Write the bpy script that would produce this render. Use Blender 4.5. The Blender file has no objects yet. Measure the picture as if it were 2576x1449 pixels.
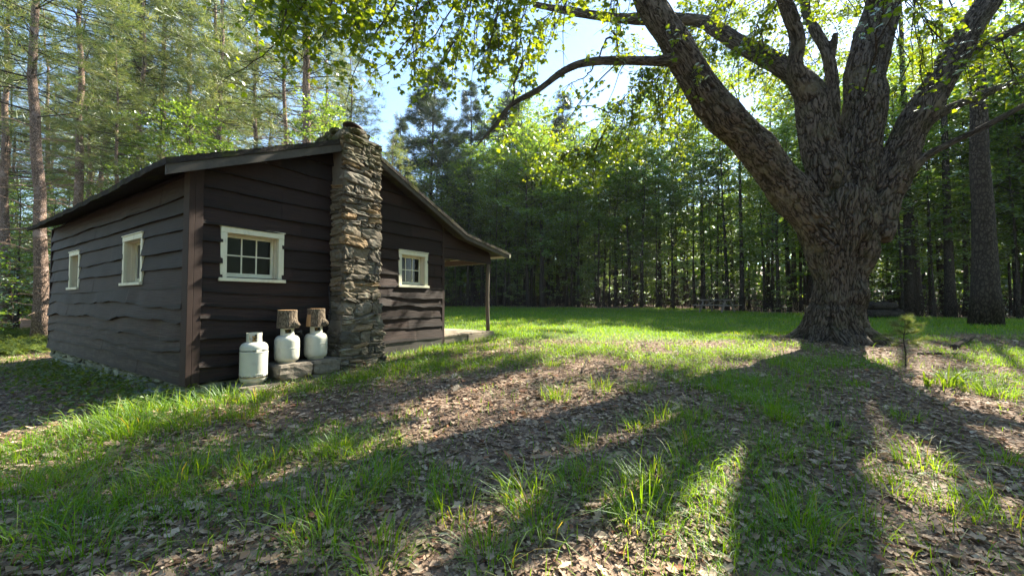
import bpy, math, time
import numpy as np
from mathutils import Vector
T0 = time.time()
R = math.radians
scene = bpy.context.scene
COL = scene.collection

# ---------------------------------------------------------------- constants
CZ = 1.5; PITCH = R(1.86); FOC = 1030.0
SUN_AZ = 44.5; SUN_EL = 38.5            # degrees, azimuth from +Y towards +X
SUNV = np.array([math.sin(R(SUN_AZ))*math.cos(R(SUN_EL)), math.cos(R(SUN_AZ))*math.cos(R(SUN_EL)), math.sin(R(SUN_EL))])
CAB = (-3.919, 5.0, 0.0); CAB_ROT = R(56.9)

# ---------------------------------------------------------------- maths helpers
def rng_(s): return np.random.default_rng(s)
def _h(ix, iy, iz):
    n = (ix*374761393 + iy*668265263 + iz*2147483647 + 1274126177).astype(np.int64)
    n = (n ^ (n >> 13)) * 1274126177
    n = n & 0x7fffffff
    n = (n ^ (n >> 16)) * 60493 & 0x7fffffff
    return (n % 100003) / 50001.5 - 1.0
def vnoise(p):
    p = np.asarray(p, float); i = np.floor(p).astype(np.int64); f = p - i; f = f*f*(3-2*f)
    x, y, z = i[..., 0], i[..., 1], i[..., 2]; fx, fy, fz = f[..., 0], f[..., 1], f[..., 2]
    L = lambda a, b, t: a + (b-a)*t
    return L(L(L(_h(x,y,z),_h(x+1,y,z),fx), L(_h(x,y+1,z),_h(x+1,y+1,z),fx), fy),
             L(L(_h(x,y,z+1),_h(x+1,y,z+1),fx), L(_h(x,y+1,z+1),_h(x+1,y+1,z+1),fx), fy), fz)
def n2(x, y, s=0.0):
    x = np.asarray(x, float); y = np.asarray(y, float)
    return vnoise(np.stack([x, y, np.zeros_like(x)+s+0.37], -1))
def fbm2(x, y, s=0.0, o=3):
    return sum(n2(x*2**k, y*2**k, s+7.1*k)*0.5**k for k in range(o))
def smooth(a, b, x):
    t = np.clip((np.asarray(x, float)-a)/(b-a), 0, 1); return t*t*(3-2*t)
def unit(v):
    v = np.asarray(v, float); return v/np.maximum(np.linalg.norm(v, axis=-1, keepdims=True), 1e-9)

def gz(x, y):
    """height of the ground"""
    x = np.asarray(x, float); y = np.asarray(y, float)
    b = np.interp(y, [-60, -8, 0, 2, 5, 6.3, 8.8, 10, 16, 22.7, 28, 40, 55, 75, 160], [-.4, -.25, 0, .11, .36, .45, .57, .62, .75, .88, 1.1, 1.5, 2.2, 6.5, 16])  # far rise added to block bright horizon light behind the wood
    u = np.clip(-x-4.0, 0, 11); b = b - .062*u*smooth(0, 2, u)
    lx = (x-CAB[0])*math.cos(CAB_ROT)+(y-CAB[1])*math.sin(CAB_ROT); ly = -(x-CAB[0])*math.sin(CAB_ROT)+(y-CAB[1])*math.cos(CAB_ROT)
    b = b - .11*np.exp(-((lx+.35)/.8)**2)*smooth(-.6, .6, ly)*smooth(9, 7.5, ly)
    b = b + .10*np.exp(-((x-7)**2+(y-8.8)**2)/3.0)
    return b + .03*fbm2(x*.45, y*.45, 3.0) + .012*n2(x*2.2, y*2.2, 9.0)

def ray(u, v):
    a = (u-1288)/FOC; b = (724.5-v)/FOC
    return np.array([a, math.cos(PITCH)-b*math.sin(PITCH), math.sin(PITCH)+b*math.cos(PITCH)])
def at(u, v, Y):
    """a point of the place seen at (u, v) in a 2576 px wide picture, Y metres ahead"""
    d = ray(u, v); return np.array([0, 0, CZ]) + d*Y/d[1]
def atg(u, v):
    d = ray(u, v); lo = .5
    k = lo
    while k < 60:
        p = np.array([0, 0, CZ])+d*k
        if p[2] < gz(p[0], p[1]): break
        k += .04
    return p[0], p[1]
def proj(p):
    p = np.asarray(p, float) - np.array([0, 0, CZ])
    z = p[..., 1]*math.cos(PITCH)+p[..., 2]*math.sin(PITCH); y = -p[..., 1]*math.sin(PITCH)+p[..., 2]*math.cos(PITCH)
    zz = np.where(z > .1, z, .1)
    return np.where(z > .1, 1288+FOC*p[..., 0]/zz, -9999), np.where(z > .1, 724.5-FOC*y/zz, -9999)

# ---------------------------------------------------------------- mesh builder
class MB:
    def __init__(s): s.v = []; s.r = []; s.g = {}; s.n = 0
    def add(s, v, faces, rnd=0.5, mat=0):
        v = np.asarray(v, float).reshape(-1, 3)
        if not len(v): return
        s.v.append(v); s.r.append(np.broadcast_to(np.asarray(rnd, float), (len(v),)).copy())
        for f in (faces if isinstance(faces, list) else [faces]):
            f = np.asarray(f, np.int64)
            if f.size: s.g.setdefault((f.shape[1], mat), []).append(f + s.n)
        s.n += len(v)
    def box(s, a, b, rnd=.5, mat=0):
        (x0, y0, z0), (x1, y1, z1) = a, b
        v = [(x0,y0,z0),(x1,y0,z0),(x1,y1,z0),(x0,y1,z0),(x0,y0,z1),(x1,y0,z1),(x1,y1,z1),(x0,y1,z1)]
        s.add(v, [[0,3,2,1],[4,5,6,7],[0,1,5,4],[1,2,6,5],[2,3,7,6],[3,0,4,7]].copy() and np.array([[0,3,2,1],[4,5,6,7],[0,1,5,4],[1,2,6,5],[2,3,7,6],[3,0,4,7]]), rnd, mat)
    def obox(s, c, ax, ay, az, rnd=.5, mat=0):
        c, ax, ay, az = map(lambda q: np.asarray(q, float), (c, ax, ay, az))
        v = [c+sx*ax+sy*ay+sz*az for sz in (-1, 1) for sx, sy in ((-1,-1),(1,-1),(1,1),(-1,1))]
        s.add(v, np.array([[0,3,2,1],[4,5,6,7],[0,1,5,4],[1,2,6,5],[2,3,7,6],[3,0,4,7]]), rnd, mat)
    def tube(s, pts, rad, n=6, rnd=.5, mat=0, cap=True):
        P = np.asarray(pts, float); m = len(P); rad = np.broadcast_to(np.asarray(rad, float), (m,))
        t = np.gradient(P, axis=0); t = unit(t)
        ref = np.array([0, 0, 1.]) if abs(t[0][2]) < .9 else np.array([1., 0, 0])
        a = unit(np.cross(t, ref)); b = np.cross(t, a)
        ang = np.arange(n)*2*math.pi/n
        V = P[:, None, :] + rad[:, None, None]*(a[:, None, :]*np.cos(ang)[None, :, None] + b[:, None, :]*np.sin(ang)[None, :, None])
        i = np.arange(m-1)[:, None]*n; j = np.arange(n)[None, :]; k = (j+1) % n
        F = np.stack([i+j, i+n+j, i+n+k, i+k], -1).reshape(-1, 4)
        fs = [F]
        V = V.reshape(-1, 3)
        s.add(V, fs, rnd, mat)
        if cap:
            base = s.n - m*n
            s.g.setdefault((n, mat), []).append(np.array([list(range(base, base+n))]))
            s.g.setdefault((n, mat), []).append(np.array([list(range(base+(m-1)*n+n-1, base+(m-1)*n-1, -1))]))
    def lathe(s, prof, n=32, c=(0, 0, 0), rnd=.5, mat=0):
        prof = np.asarray(prof, float); m = len(prof); ang = np.arange(n)*2*math.pi/n
        V = np.stack([prof[:, :1]*np.cos(ang), prof[:, :1]*np.sin(ang), np.repeat(prof[:, 1:2], n, 1)], -1).reshape(-1, 3)+np.asarray(c)
        i = np.arange(m-1)[:, None]*n; j = np.arange(n)[None, :]; k = (j+1) % n
        s.add(V, np.stack([i+j, i+k, i+n+k, i+n+j], -1).reshape(-1, 4), rnd, mat)
    def cards(s, c, d, nrm, size, tmpl, faces, rnd, mat=0):
        """one flat or folded leaf per centre; tmpl (k,3): along, across, up"""
        c = np.asarray(c, float); N = len(c)
        if not N: return
        d = unit(d); nrm = unit(nrm - d*np.sum(nrm*d, -1, keepdims=True)); sd = np.cross(nrm, d)
        tm = np.asarray(tmpl, float); k = len(tm); size = np.broadcast_to(np.asarray(size, float), (N,))
        V = c[:, None] + size[:, None, None]*(d[:, None]*tm[None, :, 0:1] + sd[:, None]*tm[None, :, 1:2] + nrm[:, None]*tm[None, :, 2:3])
        off = (np.arange(N)*k)[:, None, None]
        fl = [(np.asarray(f)[None]+off).reshape(-1, np.asarray(f).shape[1]) for f in faces]
        s.add(V.reshape(-1, 3), fl, np.repeat(rnd, k), mat)
    def mesh(s, name, mats, smoothf=False):
        me = bpy.data.meshes.new(name)
        V = np.concatenate(s.v); me.vertices.add(len(V)); me.vertices.foreach_set('co', V.astype(np.float32).ravel())
        loops = []; tot = []; mi = []
        for (k, m), fl in s.g.items():
            f = np.concatenate(fl); loops.append(f.ravel()); tot.append(np.full(len(f), k)); mi.append(np.full(len(f), m))
        loops = np.concatenate(loops); tot = np.concatenate(tot); mi = np.concatenate(mi)
        me.loops.add(len(loops)); me.loops.foreach_set('vertex_index', loops.astype(np.int32))
        me.polygons.add(len(tot)); st = np.concatenate([[0], np.cumsum(tot)[:-1]])
        me.polygons.foreach_set('loop_start', st.astype(np.int32)); me.polygons.foreach_set('loop_total', tot.astype(np.int32))
        me.polygons.foreach_set('material_index', mi.astype(np.int32))
        me.polygons.foreach_set('use_smooth', np.full(len(tot), smoothf))
        a = me.attributes.new('rnd', 'FLOAT', 'POINT'); a.data.foreach_set('value', np.concatenate(s.r).astype(np.float32))
        for m in (mats if isinstance(mats, (list, tuple)) else [mats]): me.materials.append(m)
        me.update(calc_edges=True); me.validate()
        return me
    def build(s, name, mats, parent=None, smoothf=False, loc=None, bevel=None):
        o = bpy.data.objects.new(name, s.mesh(name, mats, smoothf)); COL.objects.link(o)
        if parent: o.parent = parent
        if loc is not None: o.location = loc
        if bevel:
            m = o.modifiers.new('bevel', 'BEVEL'); m.width = bevel; m.segments = 2; m.limit_method = 'ANGLE'
        return o

def empty(name, loc=(0, 0, 0), rz=0.0):
    o = bpy.data.objects.new(name, None); COL.objects.link(o); o.location = loc; o.rotation_euler = (0, 0, rz); o.empty_display_size = .2
    return o
def tag(o, label=None, cat=None, group=None, kind=None):
    if label: o['label'] = label
    if cat: o['category'] = cat
    if group: o['group'] = group
    if kind: o['kind'] = kind
    return o
def copy_tree(o, parent=None):
    c = o.copy(); COL.objects.link(c)
    if parent: c.parent = parent
    for ch in o.children: copy_tree(ch, c)
    return c

# ---------------------------------------------------------------- materials
def nm(name):
    m = bpy.data.materials.new(name); m.use_nodes = True; nt = m.node_tree; nt.nodes.clear()
    return m, nt, nt.nodes, nt.links
def N(nt, typ, **kw):
    n = nt.nodes.new(typ)
    for k, v in kw.items():
        if k.startswith('i_'): n.inputs[k[2:].replace('_', ' ')].default_value = v
        else: setattr(n, k, v)
    return n
def ramp(nt, stops, fac, interp='LINEAR'):
    n = nt.nodes.new('ShaderNodeValToRGB'); e = n.color_ramp.elements; n.color_ramp.interpolation = interp
    while len(e) < len(stops): e.new(.5)
    for q, (p, c) in zip(e, stops): q.position = p; q.color = (*c, 1) if len(c) == 3 else c
    nt.links.new(fac, n.inputs[0]); return n.outputs[0]
def attr(nt, name, out='Fac'):
    n = nt.nodes.new('ShaderNodeAttribute'); n.attribute_name = name; return n.outputs[out]
def mixc(nt, fac, a, b, mode='MIX'):
    n = nt.nodes.new('ShaderNodeMix'); n.data_type = 'RGBA'; n.blend_type = mode
    for s, v in ((n.inputs['Factor'], fac), (n.inputs['A'], a), (n.inputs['B'], b)):
        if hasattr(v, 'is_linked') or isinstance(v, bpy.types.NodeSocket): nt.links.new(v, s)
        else: s.default_value = v if not isinstance(v, tuple) else (*v, 1)[:4]
    return n.outputs['Result']
def mth(nt, op, a, b=None):
    n = nt.nodes.new('ShaderNodeMath'); n.operation = op
    for i, v in enumerate((a, b)):
        if v is None: continue
        if isinstance(v, bpy.types.NodeSocket): nt.links.new(v, n.inputs[i])
        else: n.inputs[i].default_value = v
    return n.outputs[0]
def coord(nt, out='Object', scale=(1, 1, 1), src=None):
    s = src or nt.nodes.new('ShaderNodeTexCoord').outputs[out]
    mp = nt.nodes.new('ShaderNodeMapping'); mp.inputs['Scale'].default_value = scale
    nt.links.new(s, mp.inputs[0]); return mp.outputs[0]
def noise(nt, vec, scale, detail=4, rough=.55, out=0):
    n = nt.nodes.new('ShaderNodeTexNoise'); n.inputs['Scale'].default_value = scale; n.inputs['Detail'].default_value = detail; n.inputs['Roughness'].default_value = rough
    nt.links.new(vec, n.inputs['Vector']); return n.outputs[out]
def finish(m, nt, col, rough=.8, bump=None, bstr=.4, bdist=.02, spec=.3, metal=0.0):
    b = nt.nodes.new('ShaderNodeBsdfPrincipled'); o = nt.nodes.new('ShaderNodeOutputMaterial')
    if isinstance(col, tuple): b.inputs['Base Color'].default_value = (*col, 1)
    else: nt.links.new(col, b.inputs['Base Color'])
    if isinstance(rough, (int, float)): b.inputs['Roughness'].default_value = rough
    else: nt.links.new(rough, b.inputs['Roughness'])
    b.inputs['Specular IOR Level'].default_value = spec; b.inputs['Metallic'].default_value = metal
    if bump is not None:
        bn = nt.nodes.new('ShaderNodeBump'); bn.inputs['Strength'].default_value = bstr; bn.inputs['Distance'].default_value = bdist
        nt.links.new(bump, bn.inputs['Height']); nt.links.new(bn.outputs[0], b.inputs['Normal'])
    nt.links.new(b.outputs[0], o.inputs[0]); return m

def leaf_mat(name, stops, trans=.5, tint=(1.25, 1.15, .55), rough=.5, objvar=.25, gl=.3):
    m, nt, nd, lk = nm(name)
    c = ramp(nt, stops, attr(nt, 'rnd'))
    oi = nd.new('ShaderNodeObjectInfo')
    c = mixc(nt, mth(nt, 'MULTIPLY', oi.outputs['Random'], objvar), c, (.055, .075, .02))
    d = N(nt, 'ShaderNodeBsdfDiffuse'); t = N(nt, 'ShaderNodeBsdfTranslucent'); g = N(nt, 'ShaderNodeBsdfGlossy'); g.inputs['Roughness'].default_value = rough
    lk.new(c, d.inputs[0])
    tc = mixc(nt, 1.0, c, tint, 'MULTIPLY'); lk.new(tc, t.inputs[0])
    g.inputs[0].default_value = (.9, .95, 1, 1)
    mx = nd.new('ShaderNodeMixShader'); mx.inputs[0].default_value = trans; lk.new(d.outputs[0], mx.inputs[1]); lk.new(t.outputs[0], mx.inputs[2])
    fr = nd.new('ShaderNodeFresnel'); fr.inputs[0].default_value = 1.35
    m2 = nd.new('ShaderNodeMixShader'); lk.new(mth(nt, 'MULTIPLY', fr.outputs[0], gl), m2.inputs[0]); lk.new(mx.outputs[0], m2.inputs[1]); lk.new(g.outputs[0], m2.inputs[2])
    o = nd.new('ShaderNodeOutputMaterial'); lk.new(m2.outputs[0], o.inputs[0]); return m

M = {}
M['maple_leaf'] = leaf_mat('maple_leaf', [(0, (.075, .15, .02)), (.5, (.13, .21, .028)), (1, (.20, .27, .03))], .58, (1.9, 1.5, .3), objvar=0)
M['wood_leaf'] = leaf_mat('wood_leaf', [(0, (.085, .18, .035)), (.6, (.16, .28, .05)), (1, (.30, .40, .075))], .62, (1.5, 1.35, .55))
M['needle'] = leaf_mat('needle', [(0, (.095, .15, .045)), (.6, (.19, .235, .075)), (1, (.38, .36, .15))], .48, (1.15, 1.15, .65), gl=.12)
M['needle_dark'] = leaf_mat('needle_dark', [(0, (.04, .07, .04)), (.7, (.07, .10, .06)), (1, (.11, .13, .07))], .3, (1.1, 1.1, .8), gl=.15)
M['grass'] = leaf_mat('grass', [(0, (.07, .17, .015)), (.6, (.14, .29, .025)), (.92, (.23, .36, .04)), (1, (.36, .32, .13))], .58, (1.9, 1.5, .3), objvar=0, gl=.07, rough=.6)
M['straps'] = leaf_mat('straps', [(0, (.12, .22, .03)), (1, (.2, .3, .05))], .55, (1.6, 1.4, .4), objvar=0, gl=.05, rough=.6)
M['fern'] = leaf_mat('fern', [(0, (.07, .13, .02)), (1, (.19, .24, .05))], .5, (1.4, 1.25, .5), objvar=0, gl=.06)

def litter_mat():
    m, nt, nd, lk = nm('dead_leaf')
    c = ramp(nt, [(0, (.12, .08, .052)), (.35, (.26, .18, .122)), (.7, (.42, .315, .22)), (.9, (.52, .42, .31)), (1, (.33, .15, .08))], attr(nt, 'rnd'))
    d = N(nt, 'ShaderNodeBsdfPrincipled'); lk.new(c, d.inputs['Base Color']); d.inputs['Roughness'].default_value = .75; d.inputs['Specular IOR Level'].default_value = .25
    t = N(nt, 'ShaderNodeBsdfTranslucent'); lk.new(c, t.inputs[0])
    mx = nd.new('ShaderNodeMixShader'); mx.inputs[0].default_value = .2; lk.new(d.outputs[0], mx.inputs[1]); lk.new(t.outputs[0], mx.inputs[2])
    o = nd.new('ShaderNodeOutputMaterial'); lk.new(mx.outputs[0], o.inputs[0]); return m
M['litter'] = litter_mat()

def ground_mat():
    m, nt, nd, lk = nm('forest_floor')
    v = coord(nt, 'Object')
    w = noise(nt, v, 9, 2, .5, 1)
    vv = nd.new('ShaderNodeVectorMath'); vv.operation = 'MULTIPLY_ADD'; lk.new(w, vv.inputs[0]); vv.inputs[1].default_value = (.06, .06, .06); lk.new(v, vv.inputs[2])
    vo = nd.new('ShaderNodeTexVoronoi'); vo.inputs['Scale'].default_value = 22; lk.new(vv.outputs[0], vo.inputs['Vector'])
    sp = nd.new('ShaderNodeSeparateColor'); lk.new(vo.outputs['Color'], sp.inputs[0])
    c = ramp(nt, [(0, (.09, .06, .042)), (.3, (.17, .112, .08)), (.65, (.27, .19, .14)), (.9, (.36, .27, .20)), (1, (.25, .12, .075))], sp.outputs[0])
    big = noise(nt, v, .9, 4)
    c = mixc(nt, ramp(nt, [(.38, (0, 0, 0)), (.62, (1, 1, 1))], big), c, mixc(nt, .55, c, (.11, .072, .05)))
    fine = noise(nt, v, 60, 5)
    c = mixc(nt, ramp(nt, [(.35, (.5,)*3), (.6, (0, 0, 0))], fine), c, (.06, .042, .03))
    g = mixc(nt, noise(nt, v, 4, 5), (.06, .12, .02), (.11, .18, .03))
    c = mixc(nt, attr(nt, 'rnd'), c, g)
    h = mth(nt, 'ADD', vo.outputs['Distance'], fine)
    return finish(m, nt, c, .9, h, .7, .03, .15)
M['ground'] = ground_mat()

def bark_mat(name, a, b, dark, vec_attr=None, scale=(7, 7, 1.1), bd=.03, moss=0.0, patch=None):
    m, nt, nd, lk = nm(name)
    if vec_attr: v = coord(nt, scale=(1, 1, 1), src=attr(nt, vec_attr, 'Vector'))
    else: v = coord(nt, 'Object', scale)
    w = noise(nt, v, 1.3 if not vec_attr else 3, 3, .6, 1)
    vv = nd.new('ShaderNodeVectorMath'); vv.operation = 'MULTIPLY_ADD'; lk.new(w, vv.inputs[0]); q = .5 if not vec_attr else .05; vv.inputs[1].default_value = (q, q, q); lk.new(v, vv.inputs[2])
    s = 3.0 if not vec_attr else 24
    vo = nd.new('ShaderNodeTexVoronoi'); vo.feature = 'DISTANCE_TO_EDGE'; vo.inputs['Scale'].default_value = s; lk.new(vv.outputs[0], vo.inputs['Vector'])
    f = ramp(nt, [(0, (0, 0, 0)), (.22, (1, 1, 1))], vo.outputs['Distance'])
    fine = noise(nt, vv.outputs[0], s*2.2, 5, .65)
    if vec_attr: f = mth(nt, 'MULTIPLY', ramp(nt, [(.0, (.1,)*3), (.07, (1, 1, 1))], mth(nt, 'ABSOLUTE', mth(nt, 'SUBTRACT', noise(nt, vv.outputs[0], 19, 3, .55), .5))), ramp(nt, [(.0, (.06,)*3), (.6, (1, 1, 1))], attr(nt, 'barkh')))
    c = mixc(nt, fine, a, b)
    c = mixc(nt, f, dark, c)
    wp = coord(nt, 'Object')
    if patch: c = mixc(nt, ramp(nt, [(.55, (0, 0, 0)), (.68, (.8,)*3)], noise(nt, wp, 2.2, 4)), c, patch)
    if moss:
        c = mixc(nt, ramp(nt, [(.5, (0, 0, 0)), (.7, (moss,)*3)], noise(nt, wp, 3.1, 5)), c, (.075, .075, .03))
    h = mth(nt, 'ADD', f, mth(nt, 'MULTIPLY', fine, .8))
    return finish(m, nt, c, .92, h, .8, bd, .15)
M['maple_bark'] = bark_mat('maple_bark', (.09, .07, .056), (.20, .163, .132), (.022, .016, .012), 'barkco', bd=.06, moss=.4, patch=(.19, .16, .115))
M['twig'] = bark_mat('twig', (.05, .038, .03), (.10, .08, .065), (.025, .02, .016), scale=(12, 12, 5), bd=.01)
M['pine_bark'] = bark_mat('pine_bark', (.19, .135, .105), (.38, .28, .22), (.075, .05, .04), scale=(9, 9, 3.2), bd=.02, patch=(.36, .28, .25))
M['dark_bark'] = bark_mat('dark_bark', (.05, .04, .034), (.11, .09, .075), (.025, .02, .017), scale=(9, 9, 2), bd=.02)
M['dead_twig'] = bark_mat('dead_twig', (.24, .17, .125), (.42, .32, .245), (.13, .09, .07), scale=(12, 12, 5), bd=.01)

def siding_mat(name, worn):
    m, nt, nd, lk = nm(name)
    v = coord(nt, 'Object')
    gv = coord(nt, 'Object', (1.2, 1.2, 26))
    g1 = noise(nt, gv, 2.2, 6, .65); g2 = noise(nt, v, 5, 4)
    c = ramp(nt, [(0, (.012, .008, .007)), (.06, (.012, .008, .007)), (.1, (.015, .0072, .005)), (.5, (.028, .0132, .009)), (1, (.046, .022, .0155))], attr(nt, 'rnd'))
    c = mixc(nt, ramp(nt, [(.35, (.75,)*3), (.62, (0, 0, 0))], g1), c, (.008, .005, .0045))
    z = nd.new('ShaderNodeSeparateXYZ'); lk.new(v, z.inputs[0])
    wz = nd.new('ShaderNodeMapRange'); lk.new(z.outputs[2], wz.inputs[0]); wz.inputs[1].default_value = 1.75; wz.inputs[2].default_value = .5; wz.inputs[3].default_value = 0; wz.inputs[4].default_value = worn
    f = mth(nt, 'MULTIPLY', mth(nt, 'MULTIPLY', wz.outputs[0], mth(nt, 'GREATER_THAN', attr(nt, 'rnd'), .07)), ramp(nt, [(.46, (0, 0, 0)), (.60, (1, 1, 1))], noise(nt, coord(nt, 'Object', (1.5, 1.5, 7)), 1.9, 5, .7)))
    c = mixc(nt, f, c, mixc(nt, g1, (.014, .010, .0075), (.09, .073, .055)))
    return finish(m, nt, c, .72, mth(nt, 'ADD', g1, mth(nt, 'MULTIPLY', g2, .5)), .5, .012, .3)
M['siding'] = siding_mat('dark_siding', .12); M['siding_worn'] = siding_mat('worn_siding', .8)

def paint(name, c0, c1, dirt=(.25, .23, .16), rough=.55, ds=.5):
    m, nt, nd, lk = nm(name); v = coord(nt, 'Object')
    c = mixc(nt, noise(nt, v, 14, 5), c0, c1)
    c = mixc(nt, ramp(nt, [(.55, (0, 0, 0)), (.75, (ds,)*3)], noise(nt, coord(nt, 'Object', (1, 1, .5)), 6, 6, .7)), c, dirt)
    return finish(m, nt, c, rough, noise(nt, v, 40, 3), .15, .004, .4)
M['cream'] = paint('cream_paint', (.62, .60, .45), (.74, .72, .56))
M['cream2'] = paint('cream_reveal', (.60, .54, .40), (.70, .63, .48))
M['tank'] = paint('tank_paint', (.47, .475, .41), (.56, .565, .49), (.24, .22, .17), .38, .55)
M['grey_board'] = paint('grey_board', (.05, .045, .038), (.10, .091, .08), (.03, .026, .022), .85)
M['deck'] = paint('deck_board', (.22, .18, .13), (.36, .30, .22), (.14, .11, .08), .85)
M['post'] = paint('post_wood', (.085, .065, .05), (.15, .12, .09), (.05, .04, .03), .85)
M['table'] = paint('table_wood', (.16, .14, .125), (.25, .222, .2), (.09, .077, .07), .85)
M['corner'] = paint('corner_board', (.022, .012, .009), (.038, .020, .015), (.014, .009, .007), .8)
def simple(name, c, rough=.5, spec=.5, metal=0.0, var=.25, scale=8):
    m, nt, nd, lk = nm(name); v = coord(nt, 'Object'); k = 1-var
    return finish(m, nt, mixc(nt, noise(nt, v, scale, 5), tuple(q*k for q in c), c), rough, noise(nt, v, scale*5, 4), .2, .004, spec, metal)
M['black'] = simple('black_rubber', (.02, .02, .02), .5)
M['dark_gap'] = simple('dark_inside', (.012, .011, .01), .9)
M['brass'] = simple('brass', (.32, .22, .09), .35, .5, .9)
M['glass'] = simple('window_glass', (.004, .005, .006), .03, .32, 0, .1)
M['curtain'] = simple('grey_curtain', (.10, .105, .105), .35, .5, 0, .5, 3)
M['flue'] = simple('clay_flue', (.30, .155, .10), .8)
M['iron'] = simple('rusty_iron', (.05, .032, .024), .7, .4, .4)

def roof_mat():
    m, nt, nd, lk = nm('mossy_shingles'); v = coord(nt, 'Object')
    c = mixc(nt, noise(nt, v, 30, 4), (.022, .02, .019), (.055, .049, .043))
    c = mixc(nt, ramp(nt, [(.52, (0, 0, 0)), (.66, (.85,)*3)], noise(nt, v, 3.5, 6, .7)), c, (.075, .08, .025))
    c = mixc(nt, ramp(nt, [(.6, (0, 0, 0)), (.7, (.7,)*3)], noise(nt, v, 9, 5, .7)), c, (.10, .068, .042))
    return finish(m, nt, c, .95, noise(nt, v, 25, 6, .7), .9, .03, .1)
M['roof'] = roof_mat()
def stone_mat(name, stops, moss_z=None, lichen=(.30, .32, .26), lk_amt=.35):
    m, nt, nd, lk = nm(name); v = coord(nt, 'Object')
    c = ramp(nt, stops, attr(nt, 'rnd'))
    n1 = noise(nt, v, 16, 6, .65)
    c = mixc(nt, ramp(nt, [(.35, (.7,)*3), (.6, (0, 0, 0))], n1), c, mixc(nt, .6, c, (.05, .042, .03)))
    c = mixc(nt, ramp(nt, [(.56, (0, 0, 0)), (.66, (lk_amt,)*3)], noise(nt, v, 7, 5, .6)), c, lichen)
    if moss_z:
        z = nd.new('ShaderNodeSeparateXYZ'); lk.new(v, z.inputs[0])
        wz = nd.new('ShaderNodeMapRange'); lk.new(z.outputs[2], wz.inputs[0]); wz.inputs[1].default_value = moss_z[0]; wz.inputs[2].default_value = moss_z[1]
        c = mixc(nt, mth(nt, 'MULTIPLY', wz.outputs[0], ramp(nt, [(.4, (0, 0, 0)), (.55, (.9,)*3)], noise(nt, v, 5, 5))), c, (.06, .065, .022))
    return finish(m, nt, c, .9, n1, .7, .02, .2)
M['stone'] = stone_mat('field_stone', [(0, (.075, .068, .056)), (.35, (.155, .135, .105)), (.6, (.22, .18, .125)), (.85, (.20, .18, .15)), (1, (.28, .19, .10))], (3.6, 4.0))
M['mortar'] = simple('mortar', (.22, .20, .17), .95, .1, 0, .5, 10)
M['footing'] = stone_mat('whitewashed_footing', [(0, (.16, .17, .14)), (.6, (.28, .30, .26)), (1, (.40, .41, .36))], None, (.13, .17, .09), .6)
M['block'] = stone_mat('concrete_block', [(0, (.15, .13, .105)), (1, (.24, .21, .17))], None, (.06, .05, .042), .7)
M['stump_bark'] = bark_mat('stump_bark', (.17, .13, .09), (.33, .27, .20), (.06, .045, .032), scale=(22, 22, 5), bd=.012)
M['cut_wood'] = simple('cut_wood', (.58, .36, .18), .8, .2, 0, .35, 14)

# ---------------------------------------------------------------- world, sun, camera
w = bpy.data.worlds.new("World"); scene.world = w; w.use_nodes = True
nt = w.node_tree; nt.nodes.clear()
sky = nt.nodes.new('ShaderNodeTexSky'); sky.sky_type = 'NISHITA'; sky.sun_disc = False
sky.sun_elevation = R(SUN_EL); sky.sun_rotation = R(SUN_AZ); sky.air_density = 1.0; sky.dust_density = .15; sky.ozone_density = 1.6
bg = nt.nodes.new('ShaderNodeBackground'); bg.inputs[1].default_value = .088
wo = nt.nodes.new('ShaderNodeOutputWorld'); nt.links.new(mixc(nt, 1.0, sky.outputs[0], (.94, .96, .95), 'MULTIPLY'), bg.inputs[0]); nt.links.new(bg.outputs[0], wo.inputs[0])
sl = bpy.data.lights.new('sun', 'SUN'); sl.energy = 5.0; sl.angle = R(.55); sl.color = (1, .91, .75)
so = bpy.data.objects.new('sun', sl); COL.objects.link(so); so.rotation_euler = Vector(SUNV).to_track_quat('Z', 'Y').to_euler(); so.location = tuple(SUNV*60)
cd = bpy.data.cameras.new('camera'); co = bpy.data.objects.new('camera', cd); COL.objects.link(co)
cd.sensor_width = 36; cd.lens = 36*FOC/2576; cd.clip_end = 600; cd.clip_start = .05
co.location = (0, 0, CZ); co.rotation_euler = (R(90)+PITCH, 0, 0); scene.camera = co
scene.view_settings.view_transform = 'Standard'; scene.view_settings.look = 'None'; scene.view_settings.exposure = 2.3; scene.view_settings.gamma = 1
cy = scene.cycles; cy.max_bounces = 7; cy.diffuse_bounces = 4; cy.transmission_bounces = 4; cy.glossy_bounces = 2; cy.transparent_max_bounces = 4
# ---------------------------------------------------------------- ground and what covers it
def edge_y(x): return np.interp(x, [-30, -8, 5, 11.5, 14, 17, 26, 40], [31, 29, 27.5, 26.0, 22.5, 18.5, 14, 12])
def in_cabin(x, y, pad=0.0):
    c, s = math.cos(CAB_ROT), math.sin(CAB_ROT); dx = x-CAB[0]; dy = y-CAB[1]
    a = dx*c+dy*s; b = -dx*s+dy*c
    return (a > -pad) & (a < 6.3+pad) & (b > -pad) & (b < 7.6+pad)
def lawn(x, y):
    """1 where the mown grass grows, 0 on bare leaf litter"""
    x = np.asarray(x, float); y = np.asarray(y, float)
    n = fbm2(x*.5, y*.5, 21, 3)
    near = 9.3 + 1.6*n - .6*smooth(0, 3, -x+1) + .5*smooth(3, 9, x)
    f = smooth(-.5, .9, y-near)*smooth(-1.0, 1.2, edge_y(x)+1.3*fbm2(x*.4, y*.4, 5, 2)-y)
    f = f*np.where(x < -7, 0, 1)
    return f
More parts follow.
